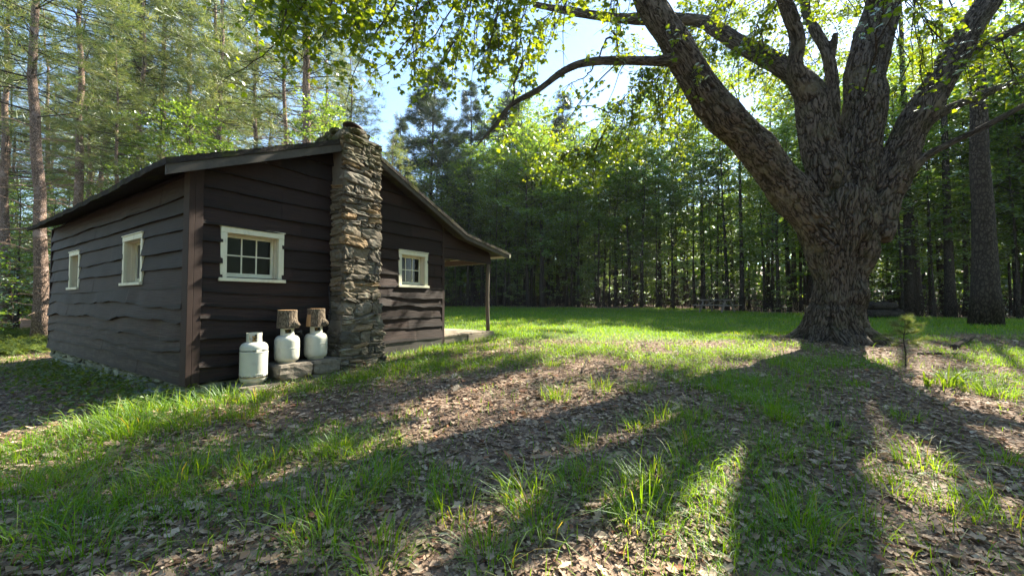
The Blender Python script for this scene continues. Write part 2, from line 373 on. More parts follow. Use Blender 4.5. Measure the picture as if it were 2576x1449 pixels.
def sparse(x, y):
    """how thick the thin shade grass is on the litter"""
    n = fbm2(x*.75, y*.75, 44, 3)
    a = smooth(.06, .46, n)
    band = np.exp(-((y-(4.9+.62*(x+3.6)))/.55)**2)*smooth(-6.5, -4.5, x)*smooth(3.2, 1.0, x)   # along the gable wall
    strip = np.exp(-((x-(2.2+.62*(y-3)))/.75)**2)*smooth(7, 5.2, y)                                # under the big maple
    strip2 = np.exp(-((x-(1.1+.35*(y-2)))/.5)**2)*smooth(4.6, 3, y)
    leftc = np.exp(-((x+3.2)**2/3+(y-3.0)**2/.8))
    c_, s_ = math.cos(CAB_ROT), math.sin(CAB_ROT); lx = (x-CAB[0])*c_+(y-CAB[1])*s_; ly = -(x-CAB[0])*s_+(y-CAB[1])*c_
    dim = 1-.93*smooth(.12, -.1, lx)*smooth(-.45, -.1, ly)*smooth(9.5, 7.5, ly)      # bare litter beside the cabin
    dim = dim*(1-.85*smooth(.15, .4, lx)*smooth(3.0, 2.4, lx)*smooth(-.85, -.55, ly))
    return dim*np.clip(.6*a + .75*band + .42*strip*(.4+.9*smooth(-.2, .3, n)) + .35*strip2 + .6*leftc, 0, 1)

def ground():
    t = np.linspace(-1, 1, 330)
    gx = np.sinh(t*4.6)/np.sinh(4.6)*130 + 1.0
    t2 = np.linspace(-.62, 1, 330)
    gy = np.sinh(t2*4.4)/np.sinh(4.4)*170 + 5.0
    X, Y = np.meshgrid(gx, gy); Z = gz(X, Y)
    V = np.stack([X, Y, Z], -1).reshape(-1, 3); n = len(gx); m = len(gy)
    i = np.arange(m-1)[:, None]*n; j = np.arange(n-1)[None]
    F = np.stack([i+j, i+j+1, i+n+j+1, i+n+j], -1).reshape(-1, 4)
    mb = MB(); mb.add(V, F, np.clip(lawn(X, Y)*.85+.25*sparse(X, Y)*(Y < 12), 0, 1).ravel())
    o = mb.build('ground', M['ground'], smoothf=True); tag(o, kind='structure')
ground()

def blades(mb, x, y, h, wd, rg, lean=.6, z=None, az=None, rnd=None, mat=0):
    n = len(x); z = gz(x, y)-.01 if z is None else z
    az = rg.uniform(0, 2*math.pi, n) if az is None else az
    le = np.clip(rg.normal(lean, .3, n), .05, 1.6)
    fa = az+math.pi/2+rg.normal(0, .5, n)
    d = np.stack([np.cos(az), np.sin(az), 0*az], -1); s = np.stack([np.cos(fa), np.sin(fa), 0*az], -1)
    B = np.stack([x, y, z], -1); V = []
    for t, ww in ((0, .75), (.42, 1.), (.76, .62)):
        p = B + d*(h*le*t*t)[:, None]; p[:, 2] += h*(t-.33*np.minimum(le, 1.3)*t*t)
        V += [p - s*(wd*ww/2)[:, None], p + s*(wd*ww/2)[:, None]]
    p = B + d*(h*le)[:, None]; p[:, 2] += h*(1-.40*np.minimum(le, 1.4)); V.append(p)
    V = np.stack(V, 1).reshape(-1, 3); o = (np.arange(n)*7)[:, None]
    Q = np.concatenate([np.array([[0, 1, 3, 2]])+o, np.array([[2, 3, 5, 4]])+o]); T = np.array([[4, 5, 6]])+o
    r = rg.uniform(0, 1, n) if rnd is None else rnd
    mb.add(V, [Q, T], np.repeat(r, 7), mat)

TUFTS = [(50,1241,1.1),(145,1236,.8),(215,1180,1),(320,1100,1.2),(460,1210,1.2),(565,1170,1.1),(630,1200,.9),(700,1160,.9),(800,1140,.8),(860,1140,.9),(950,1210,1.1),
 (665,1280,.9),(790,1315,1.2),(820,1377,1.1),(900,1260,1.1),(1135,1220,.7),(1140,1290,1.1),(1060,1225,.9),(200,1390,1),(150,1300,.9),(350,1270,.8),(950,1425,1),(1225,1425,.9),(30,1375,.9),
 (1388,920,.8),(1563,930,.7),(1398,1005,1.1),(1513,980,1),(1608,985,1),(1808,985,1),(1848,955,.7),(1948,1050,1.2),(1673,1065,1.1),(1753,1055,1),(1598,1080,.8),(1738,1120,1),(1738,1185,1),
 (1663,1230,1.3),(1588,1265,1.2),(1613,1315,1.1),(1518,1280,.8),(1323,1265,1.1),(1350,1340,1),(2008,1255,.6),(2003,1315,1),(2028,1365,1),(2318,1175,1.1),(2158,970,.5),(2093,1095,.8),
 (2508,1000,.9),(2538,1315,1.2),(2463,990,.8),(1918,1115,.7),(1888,1180,.7),(2558,910,.5),(2278,1055,.7),(2528,1165,.7),(1463,1115,.8),(2013,940,.8),(1978,1065,.9),(1488,1190,1),(1960,1150,.8),(1440,1230,.8),
 (235,1090,1.2),(300,1060,1.1),(370,1045,1.1),(430,1035,1.1),(500,1035,1.1),(570,1020,1.1),(650,1010,1),(340,1085,1.1),(460,1075,1),(540,1065,.9),(880,960,.9),(930,950,.9),(770,985,.7),(700,965,.6),(980,935,.8),
 (1090,880,.6),(1160,890,.7),(1190,905,.6),(1060,900,.7),(1230,880,.7),(1010,925,.6),(1120,920,.6),(620,1050,1),(1880,1010,.9),(1900,970,.9),(1950,920,.7),(2170,1330,.8),(2400,1290,.9),(2250,1240,.7)]
def grass():
    rg = rng_(11); mb = MB()
    for (u, v, s) in TUFTS:
        x, y = atg(u, v); n = int(105*s*rg.uniform(.7, 1.3)); r = .11*s+.05
        a = rg.uniform(0, 2*math.pi, n); q = r*np.sqrt(rg.uniform(0, 1, n))
        px = x+q*np.cos(a); py = y+q*np.sin(a)*1.1
        blades(mb, px, py, rg.uniform(.08, .30, n)*s, rg.uniform(.0035, .0075, n), rg, .75, az=a+rg.normal(0, .7, n), rnd=np.clip(rg.normal(.55, .25, n), 0, 1))
    # sparse shade grass on the litter
    n = 420000; y = 1.2+9.5*rg.uniform(0, 1, n)**.85; x = rg.uniform(-1, 1, n)*(2.2+1.3*y)
    k = (rg.uniform(0, 1, n) < (.015+sparse(x, y)*.62)*smooth(0, 1, 12-y)) & ~in_cabin(x, y, .05) & (np.hypot(x-7, y-8.8) > .95); x = x[k]; y = y[k]; n = len(x)
    blades(mb, x, y, rg.uniform(.05, .18, n), rg.uniform(.0028, .0055, n)*(1+y*.06), rg, .7, rnd=np.clip(rg.normal(.4, .22, n), 0, 1))
    # sprigs everywhere
    n = 12000; y = 1.2+9*rg.uniform(0, 1, n); x = rg.uniform(-1, 1, n)*(2.2+1.3*y)
    k = (fbm2(x*1.7, y*1.7, 71, 2) > .12) & (rg.uniform(0, 1, n) < sparse(x, y)+.5*(x > CAB[0])) & ~in_cabin(x, y, .05) & (np.hypot(x-7, y-8.8) > .95); x = x[k]; y = y[k]; n = len(x)
    blades(mb, x, y, rg.uniform(.05, .2, n), rg.uniform(.003, .006, n), rg, .8)
    # lawn
    n = 330000; y = 8+23*rg.uniform(0, 1, n)**1.5; x = -8+40*rg.uniform(0, 1, n)
    k = (rg.uniform(0, 1, n) < lawn(x, y)*(.55+.45*smooth(-.3, .4, fbm2(x*.6, y*.6, 8, 2)))) & ~in_cabin(x, y, .03) & (np.abs(x) < 3+1.3*y); x = x[k]; y = y[k]; n = len(x)
    blades(mb, x, y, rg.uniform(.05, .15, n)*(1+.35*n2(x*.8, y*.8, 2)), rg.uniform(.004, .008, n)*(.6+y*.07), rg, .55, rnd=np.clip(rg.normal(.5, .25, n)+.15*n2(x*.7, y*.7, 6), 0, 1))
    o = mb.build('grass', M['grass']); tag(o, 'green grass in tufts on the leaf litter and as a lawn behind', 'grass', kind='stuff')
grass()

LEAF6 = [(0, 0, 0), (.3, .2, .05), (.62, .26, .02), (1, 0, -.06), (.62, -.26, .10), (.3, -.2, .08)]
LEAF6F = [np.array([[0, 1, 2, 3], [0, 3, 4, 5]])]
OAK = [(0,0,0),(.18,.10,.01),(.30,.24,.05),(.42,.12,.02),(.58,.30,.08),(.68,.13,.02),(.84,.2,.06),(1,0,.02),(.84,-.2,-.02),(.68,-.13,.03),(.58,-.30,.10),(.42,-.12,.03),(.30,-.24,.07),(.18,-.10,.02)]
OAKF = [np.array([[0,1,2,3,4,5,6,7],[0,7,8,9,10,11,12,13]])]
def litter():
    rg = rng_(5); mb = MB()
    n = 105000; y = 1.0+9.5*rg.uniform(0, 1, n)**1.6; x = rg.uniform(-1, 1, n)*(2.0+1.32*y)
    k = (rg.uniform(0, 1, n) > lawn(x, y)*.92) & ~in_cabin(x, y, .02); x = x[k]; y = y[k]; n = len(x)
    a = rg.uniform(0, 2*math.pi, n); z = gz(x, y)+rg.uniform(.002, .022, n)
    d = np.stack([np.cos(a), np.sin(a), rg.normal(0, .22, n)], -1); nn = np.stack([rg.normal(0, .35, n), rg.normal(0, .35, n), np.ones(n)], -1)
    sz = np.clip(rg.lognormal(-3.25, .45, n), .014, .11)*(.8+.04*y); oak = (rg.uniform(0, 1, n) < .4) & (y < 6); r = np.clip(rg.normal(.5, .26, n), 0, 1)
    c = np.stack([x, y, z], -1)
    cur = np.array(LEAF6); cur2 = np.array(OAK)
    mb.cards(c[oak], d[oak], nn[oak], sz[oak]*1.35, cur2, OAKF, r[oak]); mb.cards(c[~oak], d[~oak], nn[~oak], sz[~oak], cur, LEAF6F, r[~oak])
    # little twigs
    for i in range(420):
        yy = rg.uniform(1.4, 9); xx = rg.uniform(-1, 1)*(1.5+1.25*yy)
        if in_cabin(np.array(xx), np.array(yy), .1): continue
        aa = rg.uniform(0, 6.28); L = rg.uniform(.05, .22); zz = float(gz(xx, yy))+.018
        mb.tube([(xx, yy, zz), (xx+L*.5*math.cos(aa), yy+L*.5*math.sin(aa), zz+.012), (xx+L*math.cos(aa+.25), yy+L*math.sin(aa+.25), zz+.004)], [.003, .0028, .001], 4, rg.uniform(0, .4))
    o = mb.build('leaf_litter', M['litter']); tag(o, 'brown dead leaves and twigs lying all over the ground', 'leaf litter', kind='stuff')
litter()

# ---------------------------------------------------------------- cabin
cabin = tag(empty('cabin', CAB, CAB_ROT), 'dark brown wooden cabin with wavy edged siding, stone chimney and cream framed windows', 'cabin')
RIDGE = 2.15
PROF = [(-.38, 3.085), (2.15, 4.17), (4.9, 2.985), (6.66, 2.70)]
def roof_z(x): return np.interp(x, [p[0] for p in PROF], [p[1] for p in PROF])
WG = [(.29, 1.09, 1.77, 2.465), (3.225, 3.985, 1.775, 2.465)]
WS = [(1.645, 2.535, 1.745, 2.49), (5.12, 5.895, 1.735, 2.465)]

def siding(name, u0, u1, z0, ztop, holes, place, mat, seed, wavelow=.055, dense=.06):
    rg = rng_(seed); mb = MB(); z = [z0]
    while z[-1] < 4.3: z.append(z[-1]+(rg.uniform(.15, .24) if z[-1] < 1.6 else rg.uniform(.19, .29)))
    us = np.unique(np.round(np.concatenate([np.arange(u0, u1, dense), [u1], [h[0]+.03 for h in holes], [h[1]-.03 for h in holes]]), 4))
    us = us[(us >= u0) & (us <= u1)]
    for i in range(len(z)-1):
        amp = (wavelow if z[i] < 1.6 else .014)*(0.25 if i == 0 else 1)*rg.uniform(.6, 1.25); sd = seed*13.7+i*5.3; th = rg.uniform(.036, .058)*(1.35 if z[i] < 1.6 else 1); r = np.clip(rg.normal(.5, .22), .12, 1)
        zb = z[i]+amp*(n2(us*.9, us*0, sd)+.45*n2(us*2.6, us*0, sd+2)+.14*n2(us*8, us*0, sd+4)) + rg.normal(0, .006)
        oo = th*(1+.22*n2(us*2.2, us*0, sd+9))
        uj = rg.uniform(u0+.3, u1-.2); jr = np.clip(rg.normal(.5, .22), .12, 1); jo = rg.choice([-1, 1])*.008; oo = oo+jo*(us > uj)
        zt = z[i+1]+.05+.11*(z[i] < 1.6)
        for k in range(len(us)-1):
            a, b = us[k], us[k+1]; m = (a+b)/2; r_ = jr if a > uj else r; top = min(ztop(a), ztop(b))
            if z[i] > max(ztop(a), ztop(b)): continue
            segs = [(0., 1.)]
            H = zt-z[i]
            for h in holes:
                if h[0]+.02 < m < h[1]-.02:
                    f0 = (h[2]+.03-z[i])/H; f1 = (h[3]-.03-z[i])/H; ns = []
                    for (p, q) in segs:
                        if f1 <= p or f0 >= q: ns.append((p, q)); continue
                        if f0 > p: ns.append((p, f0))
                        if f1 < q: ns.append((f1, q))
                    segs = ns
            for (p, q) in segs:
                pts = []
                for (uu, zz, o_, tp) in ((a, zb[k], oo[k], ztop(a)), (b, zb[k+1], oo[k+1], ztop(b))):
                    za = zz+(zt-zz)*p; zc = zz+(zt-zz)*q; oa = o_*(1-.9*p); oc = o_*(1-.9*q)
                    pts.append((uu, min(za, tp), oa, min(zc, tp), oc))
                A, B = pts
                v = [place(A[0], A[1], A[2]), place(B[0], B[1], B[2]), place(B[0], B[3], B[4]), place(A[0], A[3], A[4])]
                if abs(A[3]-A[1])+abs(B[3]-B[1]) < .004: continue
                if p == 0 and q > .5:      # bark left along the lower edge, widened to paint the shade gap between boards
                    e = (.022 if z[i] > 1.6 else .034)*(1.2+.9*float(n2(np.array(a*3.), np.array(sd), 2))); md = [tuple(np.array(v[0])+(np.array(v[3])-v[0])*e/H), tuple(np.array(v[1])+(np.array(v[2])-v[1])*e/H)]
                    mb.add([v[0], v[1], md[1], md[0]], np.array([[0, 1, 2, 3]]), 0.0); mb.add([md[0], md[1], v[2], v[3]], np.array([[0, 1, 2, 3]]), r_)
                else: mb.add(v, np.array([[0, 1, 2, 3]]), r_)
                if p == 0: mb.add([place(A[0], A[1], A[2]), place(B[0], B[1], B[2]), place(B[0], B[1], -.002), place(A[0], A[1], -.002)], np.array([[3, 2, 1, 0]]), r)
    return mb
gp = lambda u, z, o: (u, -o, z)
sp_ = lambda u, z, o: (-o, u, z)
rz_in = lambda x: float(roof_z(x))-.075
siding('wall', .075, 1.85, .49, rz_in, WG, gp, M['siding'], 3).build('wall', M['siding'], cabin)
siding('wall', 2.4, 4.41, .735, rz_in, WG, gp, M['siding'], 4).build('wall', M['siding'], cabin)
siding('wall', .10, 7.52, .47, lambda x: 3.13, WS, sp_, M['siding_worn'], 6, .042).build('wall', M['siding_worn'], cabin)
siding('porch_panel', 4.475, 6.16, 2.42, rz_in, [], gp, M['siding'], 8, .01).build('porch_panel', M['siding'], cabin)
# boards behind the siding, and the two walls that face away
def wall_back(name, quads, mat):
    mb = MB()
    for a, b in quads: mb.box(a, b)
    return mb.build(name, mat, cabin)
def with_holes(u0, u1, z0, z1, holes, f):
    out = []; cur = u0
    for h in sorted(holes):
        if h[0] >= u1 or h[1] <= u0: continue
        a, b = h[0]+.05, h[1]-.05
        out += [f(cur, a, z0, z1), f(a, b, z0, h[2]+.05), f(a, b, h[3]-.05, z1)]; cur = b
    out.append(f(cur, u1, z0, z1)); return out
wall_back('wall_sheathing', with_holes(.02, 4.45, .50, 2.96, WG, lambda a, b, c, d: ((a, .004, c), (b, .10, d))) + with_holes(.11, 7.5, .48, 3.1, WS, lambda a, b, c, d: ((.004, a, c), (.10, b, d))) + [((4.37, .11, .7), (4.47, 7.52, 2.98)), ((.11, 7.4, .5), (4.36, 7.5, 2.96))], M['siding'])
g_ = MB(); zz = [(.03, 2.962), (4.44, 2.962), (4.44, 3.1), (RIDGE, 4.07), (.03, 3.16)]
for yy in (.006, 7.45): g_ = MB(); g_.add([(a, yy, b) for a, b in zz], np.array([[0, 1, 2, 3, 4]])); g_.build('gable_sheathing', M['siding'], cabin)
mb = MB(); mb.box((-.002, -.064, .475), (.085, -.001, 3.2)); mb.box((-.062, -.064, .475), (-.003, .115, 3.13)); mb.build('corner_board', M['corner'], cabin, bevel=.004)
mb = MB(); mb.box((-.046, 7.50, .47), (.05, 7.56, 3.1)); mb.build('corner_board', M['corner'], cabin, bevel=.004)
mb = MB(); mb.box((4.405, -.045, .60), (4.478, .05, 3.0)); mb.build('corner_board', M['corner'], cabin, bevel=.004)
mb = MB(); mb.box((2.62, -.062, .50), (4.40, .0, .745)); mb.build('skirt_board', M['grey_board'], cabin, bevel=.006)

# roof
def roof():
    mb = MB(); rg = rng_(2); pts = []
    for (a, b), n in zip(zip(PROF[:-1], PROF[1:]), (17, 19, 11)):
        up = b[1] > a[1]
        for i in range(n):
            f0 = i/n; f1 = (i+1)/n
            x0, z0 = a[0]+(b[0]-a[0])*f0, a[1]+(b[1]-a[1])*f0; x1, z1 = a[0]+(b[0]-a[0])*f1, a[1]+(b[1]-a[1])*f1
            pts += [(x0, z0+(.018 if up else .004)), (x1-.002*(1 if up else -1), z1+(.004 if up else .018))]
    pts = np.array(pts); ys = np.concatenate([np.arange(-.31, 7.76, .12), [7.76]]); m = len(pts)
    top = []; bot = []
    for y in ys:
        wob = .014*n2(pts[:, 0]*2.1, pts[:, 0]*0+y*2.1, 5)+.008*n2(pts[:, 0]*9, pts[:, 0]*0+y*9, 6)
        e = (np.arange(m) == 0)*.02*n2(np.array(y*6.), np.array(0.), 1)
        sag = -.03*np.sin(np.clip(y/7.5, 0, 1)*math.pi)
        top.append(np.stack([pts[:, 0]+e, np.full(m, y+(.012*n2(np.array(y), np.array(3.), 2))), pts[:, 1]+wob+sag], -1))
        bot.append(np.stack([pts[:, 0]+e, np.full(m, y), np.interp(pts[:, 0], [p[0] for p in PROF], [p[1] for p in PROF])-.055+sag], -1))
    T = np.stack(top); B = np.stack(bot); ny = len(ys); V = np.concatenate([T.reshape(-1, 3), B.reshape(-1, 3)]); o = ny*m
    i = np.arange(ny-1)[:, None]*m; j = np.arange(m-1)[None]
    Ft = np.stack([i+j, i+j+1, i+m+j+1, i+m+j], -1).reshape(-1, 4); Fb = Ft[:, ::-1]+o
    j1 = np.arange(m-1); Fs = np.stack([j1, j1+o, j1+1+o, j1+1], -1); Fe = np.stack([j1+1, j1+1+o, j1+o, j1], -1)+(ny-1)*m
    i1 = np.arange(ny-1)*m; Fl = np.stack([i1, i1+m, i1+m+o, i1+o], -1); Fr = np.stack([i1+m, i1, i1+o, i1+m+o], -1)+(m-1)
    mb.add(V, np.concatenate([Ft, Fb, Fs, Fe, Fl, Fr]))
    ro = mb.build('roof', M['roof'], cabin)
    def rake(x0, x1, h, mat, y0=-.292, y1=-.255, drop=.058):
        b = MB(); xs = [x0]+[p[0] for p in PROF if x0 < p[0] < x1]+[x1]
        for a, c in zip(xs[:-1], xs[1:]):
            za, zc = float(roof_z(a))-drop, float(roof_z(c))-drop
            v = [(a, y0, za-h), (c, y0, zc-h), (c, y1, zc-h), (a, y1, za-h), (a, y0, za), (c, y0, zc), (c, y1, zc), (a, y1, za)]
            b.add(v, np.array([[0,3,2,1],[4,5,6,7],[0,1,5,4],[1,2,6,5],[2,3,7,6],[3,0,4,7]]))
        return b.build('rake_board', mat, ro)
    rake(-.36, 1.83, .115, M['grey_board']); rake(2.52, 6.6, .075, M['grey_board'])
    b = MB(); b.box((6.60, -.31, 2.60), (6.63, 7.7, 2.68)); b.build('eave_board', M['cream'], ro)
    for y in np.arange(.5, 7.6, .6):      # rafter tails under the eaves
        for a, c in ((4.5, 6.58),):
            b = MB(); za, zc = float(roof_z(a))-.06, float(roof_z(c))-.06
            b.add([(a, y-.02, za-.08), (c, y-.02, zc-.08), (c, y+.02, zc-.08), (a, y+.02, za-.08), (a, y-.02, za), (c, y-.02, zc), (c, y+.02, zc), (a, y+.02, za)], np.array([[0,3,2,1],[4,5,6,7],[0,1,5,4],[1,2,6,5],[2,3,7,6],[3,0,4,7]])); b.build('rafter', M['post'], ro)
roof()
# porch
mb = MB(); rg = rng_(9)
for i, x in enumerate(np.arange(4.48, 6.26, .15)): mb.box((x, -.05+rg.uniform(-.01, .01), .735), (x+.143, 7.5, .770+rg.uniform(-.004, .004)), rg.uniform(0, 1))
mb.box((4.50, -.03, .60), (5.25, .0, .733)); mb.box((5.27, -.06, .585), (6.28, -.012, .731)); mb.box((6.235, -.01, .585), (6.28, 7.48, .731))
mb.build('porch_deck', M['deck'], cabin, bevel=.004)
mb = MB(); rg = rng_(1)
pz = np.linspace(.772, 2.43, 9); mb.tube([(6.12+.008*math.sin(z*3), .03+.006*math.cos(z*4), z) for z in pz], [.047, .046, .045, .046, .044, .045, .043, .043, .042], 10); mb.build('porch_post', M['post'], cabin, smoothf=True)
mb = MB(); mb.tube([(6.12, 7.3, .772), (6.12, 7.3, 2.3)], .045, 10); mb.build('porch_post', M['post'], cabin, smoothf=True)
mb = MB(); mb.box((6.07, .03, 2.43), (6.165, 7.5, 2.55)); mb.build('porch_beam', M['post'], cabin)

# windows
def window(h, place, lights, pane_mat, seed):
    u0, u1, z0, z1 = h; rg = rng_(seed)
    def bx(mb, a, b, c, d, o0, o1):   # u from a to b, z from c to d, out from o0 to o1
        p = np.array([place(a, c, o0), place(b, d, o1)]); mb.box(p.min(0), p.max(0))
    cw = .075; s0 = z0+.035
    f = MB(); bx(f, u0, u1, z1-cw, z1, .0, .044); bx(f, u0-.012, u1+.012, z1+.001, z1+.018, .0, .056)
    bx(f, u0, u0+cw, s0, z1-cw-.001, .0, .040); bx(f, u1-cw, u1, s0, z1-cw-.001, .0, .040)
    win = f.build('window', M['cream'], cabin, bevel=.004)
    r = MB(); a, b, c, d = u0+cw, u1-cw, s0+.012, z1-cw
    bx(r, a-.02, a, c, d, -.15, -.001); bx(r, b, b+.02, c, d, -.15, -.001); bx(r, a-.02, b+.02, d, d+.02, -.15, -.001)
    bx(r, a, a+.012, c, d-.013, -.095, -.05); bx(r, b-.012, b, c, d-.013, -.095, -.05); bx(r, a+.001, b-.001, d-.012, d, -.095, -.05)
    r.build('jamb', M['cream2'], win)
    s = MB(); bx(s, u0-.02, u1+.02, z0-.01, s0-.001, -.15, .07); s.build('sill', M['cream'], win, bevel=.004)
    q = MB(); w_ = .042
    bx(q, a, b, c+.001, c+.06, -.13, -.098); bx(q, a, b, d-w_, d-.001, -.13, -.098); bx(q, a+.001, a+w_, c+.061, d-w_-.001, -.13, -.098); bx(q, b-w_, b-.001, c+.061, d-w_-.001, -.13, -.098)
    nx, ny = lights; ga, gb, gc, gd = a+w_, b-w_, c+.06, d-w_
    for i in range(1, nx): x = ga+(gb-ga)*i/nx; bx(q, x-.008, x+.008, gc, gd, -.124, -.104)
    for i in range(1, ny): z = gc+(gd-gc)*i/ny; bx(q, ga, gb, z-.008, z+.008, -.126, -.102)
    q.build('sash', M['cream'], win)
    g = MB(); v = [place(ga, gc, -.116), place(gb, gc, -.116), place(gb, gd, -.116), place(ga, gd, -.116)]; e = [place(ga, gc, -.120), place(gb, gc, -.120), place(gb, gd, -.120), place(ga, gd, -.120)]
    g.add(v+e, np.array([[0,1,2,3],[7,6,5,4],[0,4,5,1],[1,5,6,2],[2,6,7,3],[3,7,4,0]])); g.build('pane', pane_mat, win)
window(WG[0], gp, (3, 2), M['glass'], 1); window(WG[1], gp, (3, 2), M['glass'], 2)
window(WS[0], sp_, (2, 1), M['curtain'], 3); window(WS[1], sp_, (2, 1), M['curtain'], 4)

# stones
def cube_template(k=5):
    g = np.linspace(-1, 1, k+1); vs = {}; V = []; F = []
    def vid(p):
        key = tuple(np.round(p, 5))
        if key not in vs: vs[key] = len(V); V.append(p)
        return vs[key]
    for ax in range(3):
        for s in (-1, 1):
            b, c = [(1, 2), (2, 0), (0, 1)][ax]
            for i in range(k):
                for j in range(k):
                    q = []
                    for (di, dj) in ((0, 0), (1, 0), (1, 1), (0, 1)):
                        p = np.zeros(3); p[ax] = s; p[b] = g[i+di]; p[c] = g[j+dj]; q.append(vid(p))
                    F.append(q if s > 0 else q[::-1])
    return np.array(V), np.array(F)
CV, CF = cube_template(5)
def stone(mb, c, half, ax=None, rnd=.5, rough=.12, k=5.0, seed=0.0, mat=0):
    """one hewn stone: a softened box with a broken face"""
    n = (np.abs(CV)**k).sum(1, keepdims=True)**(1/k); P = CV/n*1.0
    n1 = vnoise(CV*1.3+seed*7.7)[:, None]; n2_ = vnoise(CV*3.1+seed*3.3+5)[:, None]
    P = P*(1+rough*n1+rough*.8*n2_)
    P = P*np.asarray(half)
    if ax is not None: P = P@np.asarray(ax)
    mb.add(P+np.asarray(c), CF, rnd, mat)
def lay(mb, place, u0f, u1f, z0, z1, depth, rg, hr=(.05, .20), lr=(.10, .36), proud=.045, rough=.22):
    z = z0
    while z < z1-.02:
        h = min(rg.uniform(*hr), z1-z); u = u0f(z)
        if z1-z-h < .04: h = z1-z
        while u < u1f(z)-.01:
            l = rg.uniform(*lr)*(.7+h*4)
            if u1f(z)-u-l < .07: l = u1f(z)-u
            sub = [(z, h)]
            if h > .11 and rg.uniform() < .35: k = rg.uniform(.4, .6); sub = [(z, h*k), (z+h*k, h*(1-k))]
            for (za, hh) in sub:
                o = rg.uniform(0, proud); c = place(u+l/2, za+hh/2+rg.normal(0, .004), -depth/2+o)
                hv = np.abs(np.array(place(l/2-.004, hh/2-.003, depth/2))-np.array(place(0, 0, 0)))
                t = rg.normal(0, .12); ca, sa = math.cos(t), math.sin(t)
                axm = np.eye(3)
                P0 = np.array(place(1, 0, 0))-np.array(place(0, 0, 0))
                if abs(P0[0]) > .5: axm = np.array([[ca, 0, sa], [0, 1, 0], [-sa, 0, ca]])
                else: axm = np.array([[1, 0, 0], [0, ca, sa], [0, -sa, ca]])
                stone(mb, c, hv*.99, axm, rg.uniform(0, 1), rough, rg.uniform(5, 9), rg.uniform(0, 50))
            u += l
        z += h
def chimney():
    mb = MB(); rg = rng_(17); D = .40
    base = lambda z: .10*float(smooth(1.6, .35, z))
    uL = lambda z: 1.815-base(z); uR = lambda z: 2.515+base(z)*.9
    lay(mb, lambda u, z, o: (u, -D-base(z)*.5-o+0.0, z), uL, uR, .30, 4.12, .16, rg)
    lay(mb, lambda u, z, o: (1.815-base(z)-o, -u, z), lambda z: .02, lambda z: D-.07, .30, 3.35, .14, rg, proud=.015)
    lay(mb, lambda u, z, o: (2.515+base(z)*.9+o, -u, z), lambda z: .02, lambda z: D-.07, .30, 3.9, .14, rg, proud=.015)
    # the stack above the roof
    lay(mb, lambda u, z, o: (1.80-o, -u, z), lambda z: -.42, lambda z: D-.07, 3.95, 4.18, .15, rg, proud=.03)
    lay(mb, lambda u, z, o: (2.515+o, -u, z), lambda z: -.42, lambda z: D-.07, 3.95, 4.18, .15, rg, proud=.03)
    lay(mb, lambda u, z, o: (u, .42+o, z), lambda z: 1.8, lambda z: 2.52, 3.95, 4.15, .15, rg)
    for i in range(26):                  # rough capping stones around the flue
        a = i/26*6.283+rg.normal(0, .1); q = rg.uniform(.55, 1)
        stone(mb, (2.165+.30*q*math.cos(a), -.0+.36*q*math.sin(a)-.02, 4.17+rg.uniform(0, .05)+.14*(1-q)), (rg.uniform(.06, .12), rg.uniform(.06, .12), rg.uniform(.03, .06)), None, rg.uniform(0, .8), .2, 3.5, rg.uniform(0, 50))
    ch = mb.build('chimney', M['stone'], cabin)
    c = MB(); c.box((1.845, -D+.035, .25), (2.485, .42, 4.16)); c.box((1.77, -D-.005, .25), (2.56, -.005, 1.2)); c.build('mortar_core', M['mortar'], ch)
    f = MB(); f.lathe([(.085, 0), (.115, 0), (.118, .20), (.095, .20), (.085, .0)], 28, (2.19, -.05, 4.18)); f.build('flue', M['flue'], ch, smoothf=False)
    k = MB(); k.lathe([(0, .0), (.165, .0), (.172, .012), (.165, .035), (.0, .045)], 28); ko = k.build('flue_cap', M['iron'], ch, loc=(2.19, -.05, 4.40)); ko.rotation_euler = (R(4), R(13), 0)
chimney()
rg = rng_(23)
mb = MB(); lay(mb, lambda u, z, o: (.01-o, u, z), lambda z: .0, lambda z: 7.5, -.10, .475, .16, rg, (.08, .16), (.15, .4), .04, .2)
lay(mb, lambda u, z, o: (u, .03-o, z), lambda z: .0, lambda z: 1.85, .15, .475, .16, rg, (.10, .18), (.2, .5), .03, .2); mb.build('foundation', M['footing'], cabin, smoothf=True)
mb = MB(); lay(mb, lambda u, z, o: (u, .05-o, z), lambda z: 2.5, lambda z: 6.2, .30, .60, .16, rg, (.08, .16), (.2, .4), .02, .2); mb.build('foundation', M['footing'], cabin, smoothf=True)
b = MB(); b.box((.06, .06, -.1), (4.4, 7.45, .49)); b.build('crawl_space', M['dark_gap'], cabin)
# cable that runs down the side of the chimney
b = MB(); b.tube([(1.79, -.05, 1.75), (1.775, -.10, 1.55), (1.77, -.14, 1.38), (1.775, -.12, 1.2), (1.76, -.06, 1.02)], .008, 6); b.build('cable', M['black'], cabin, smoothf=True)

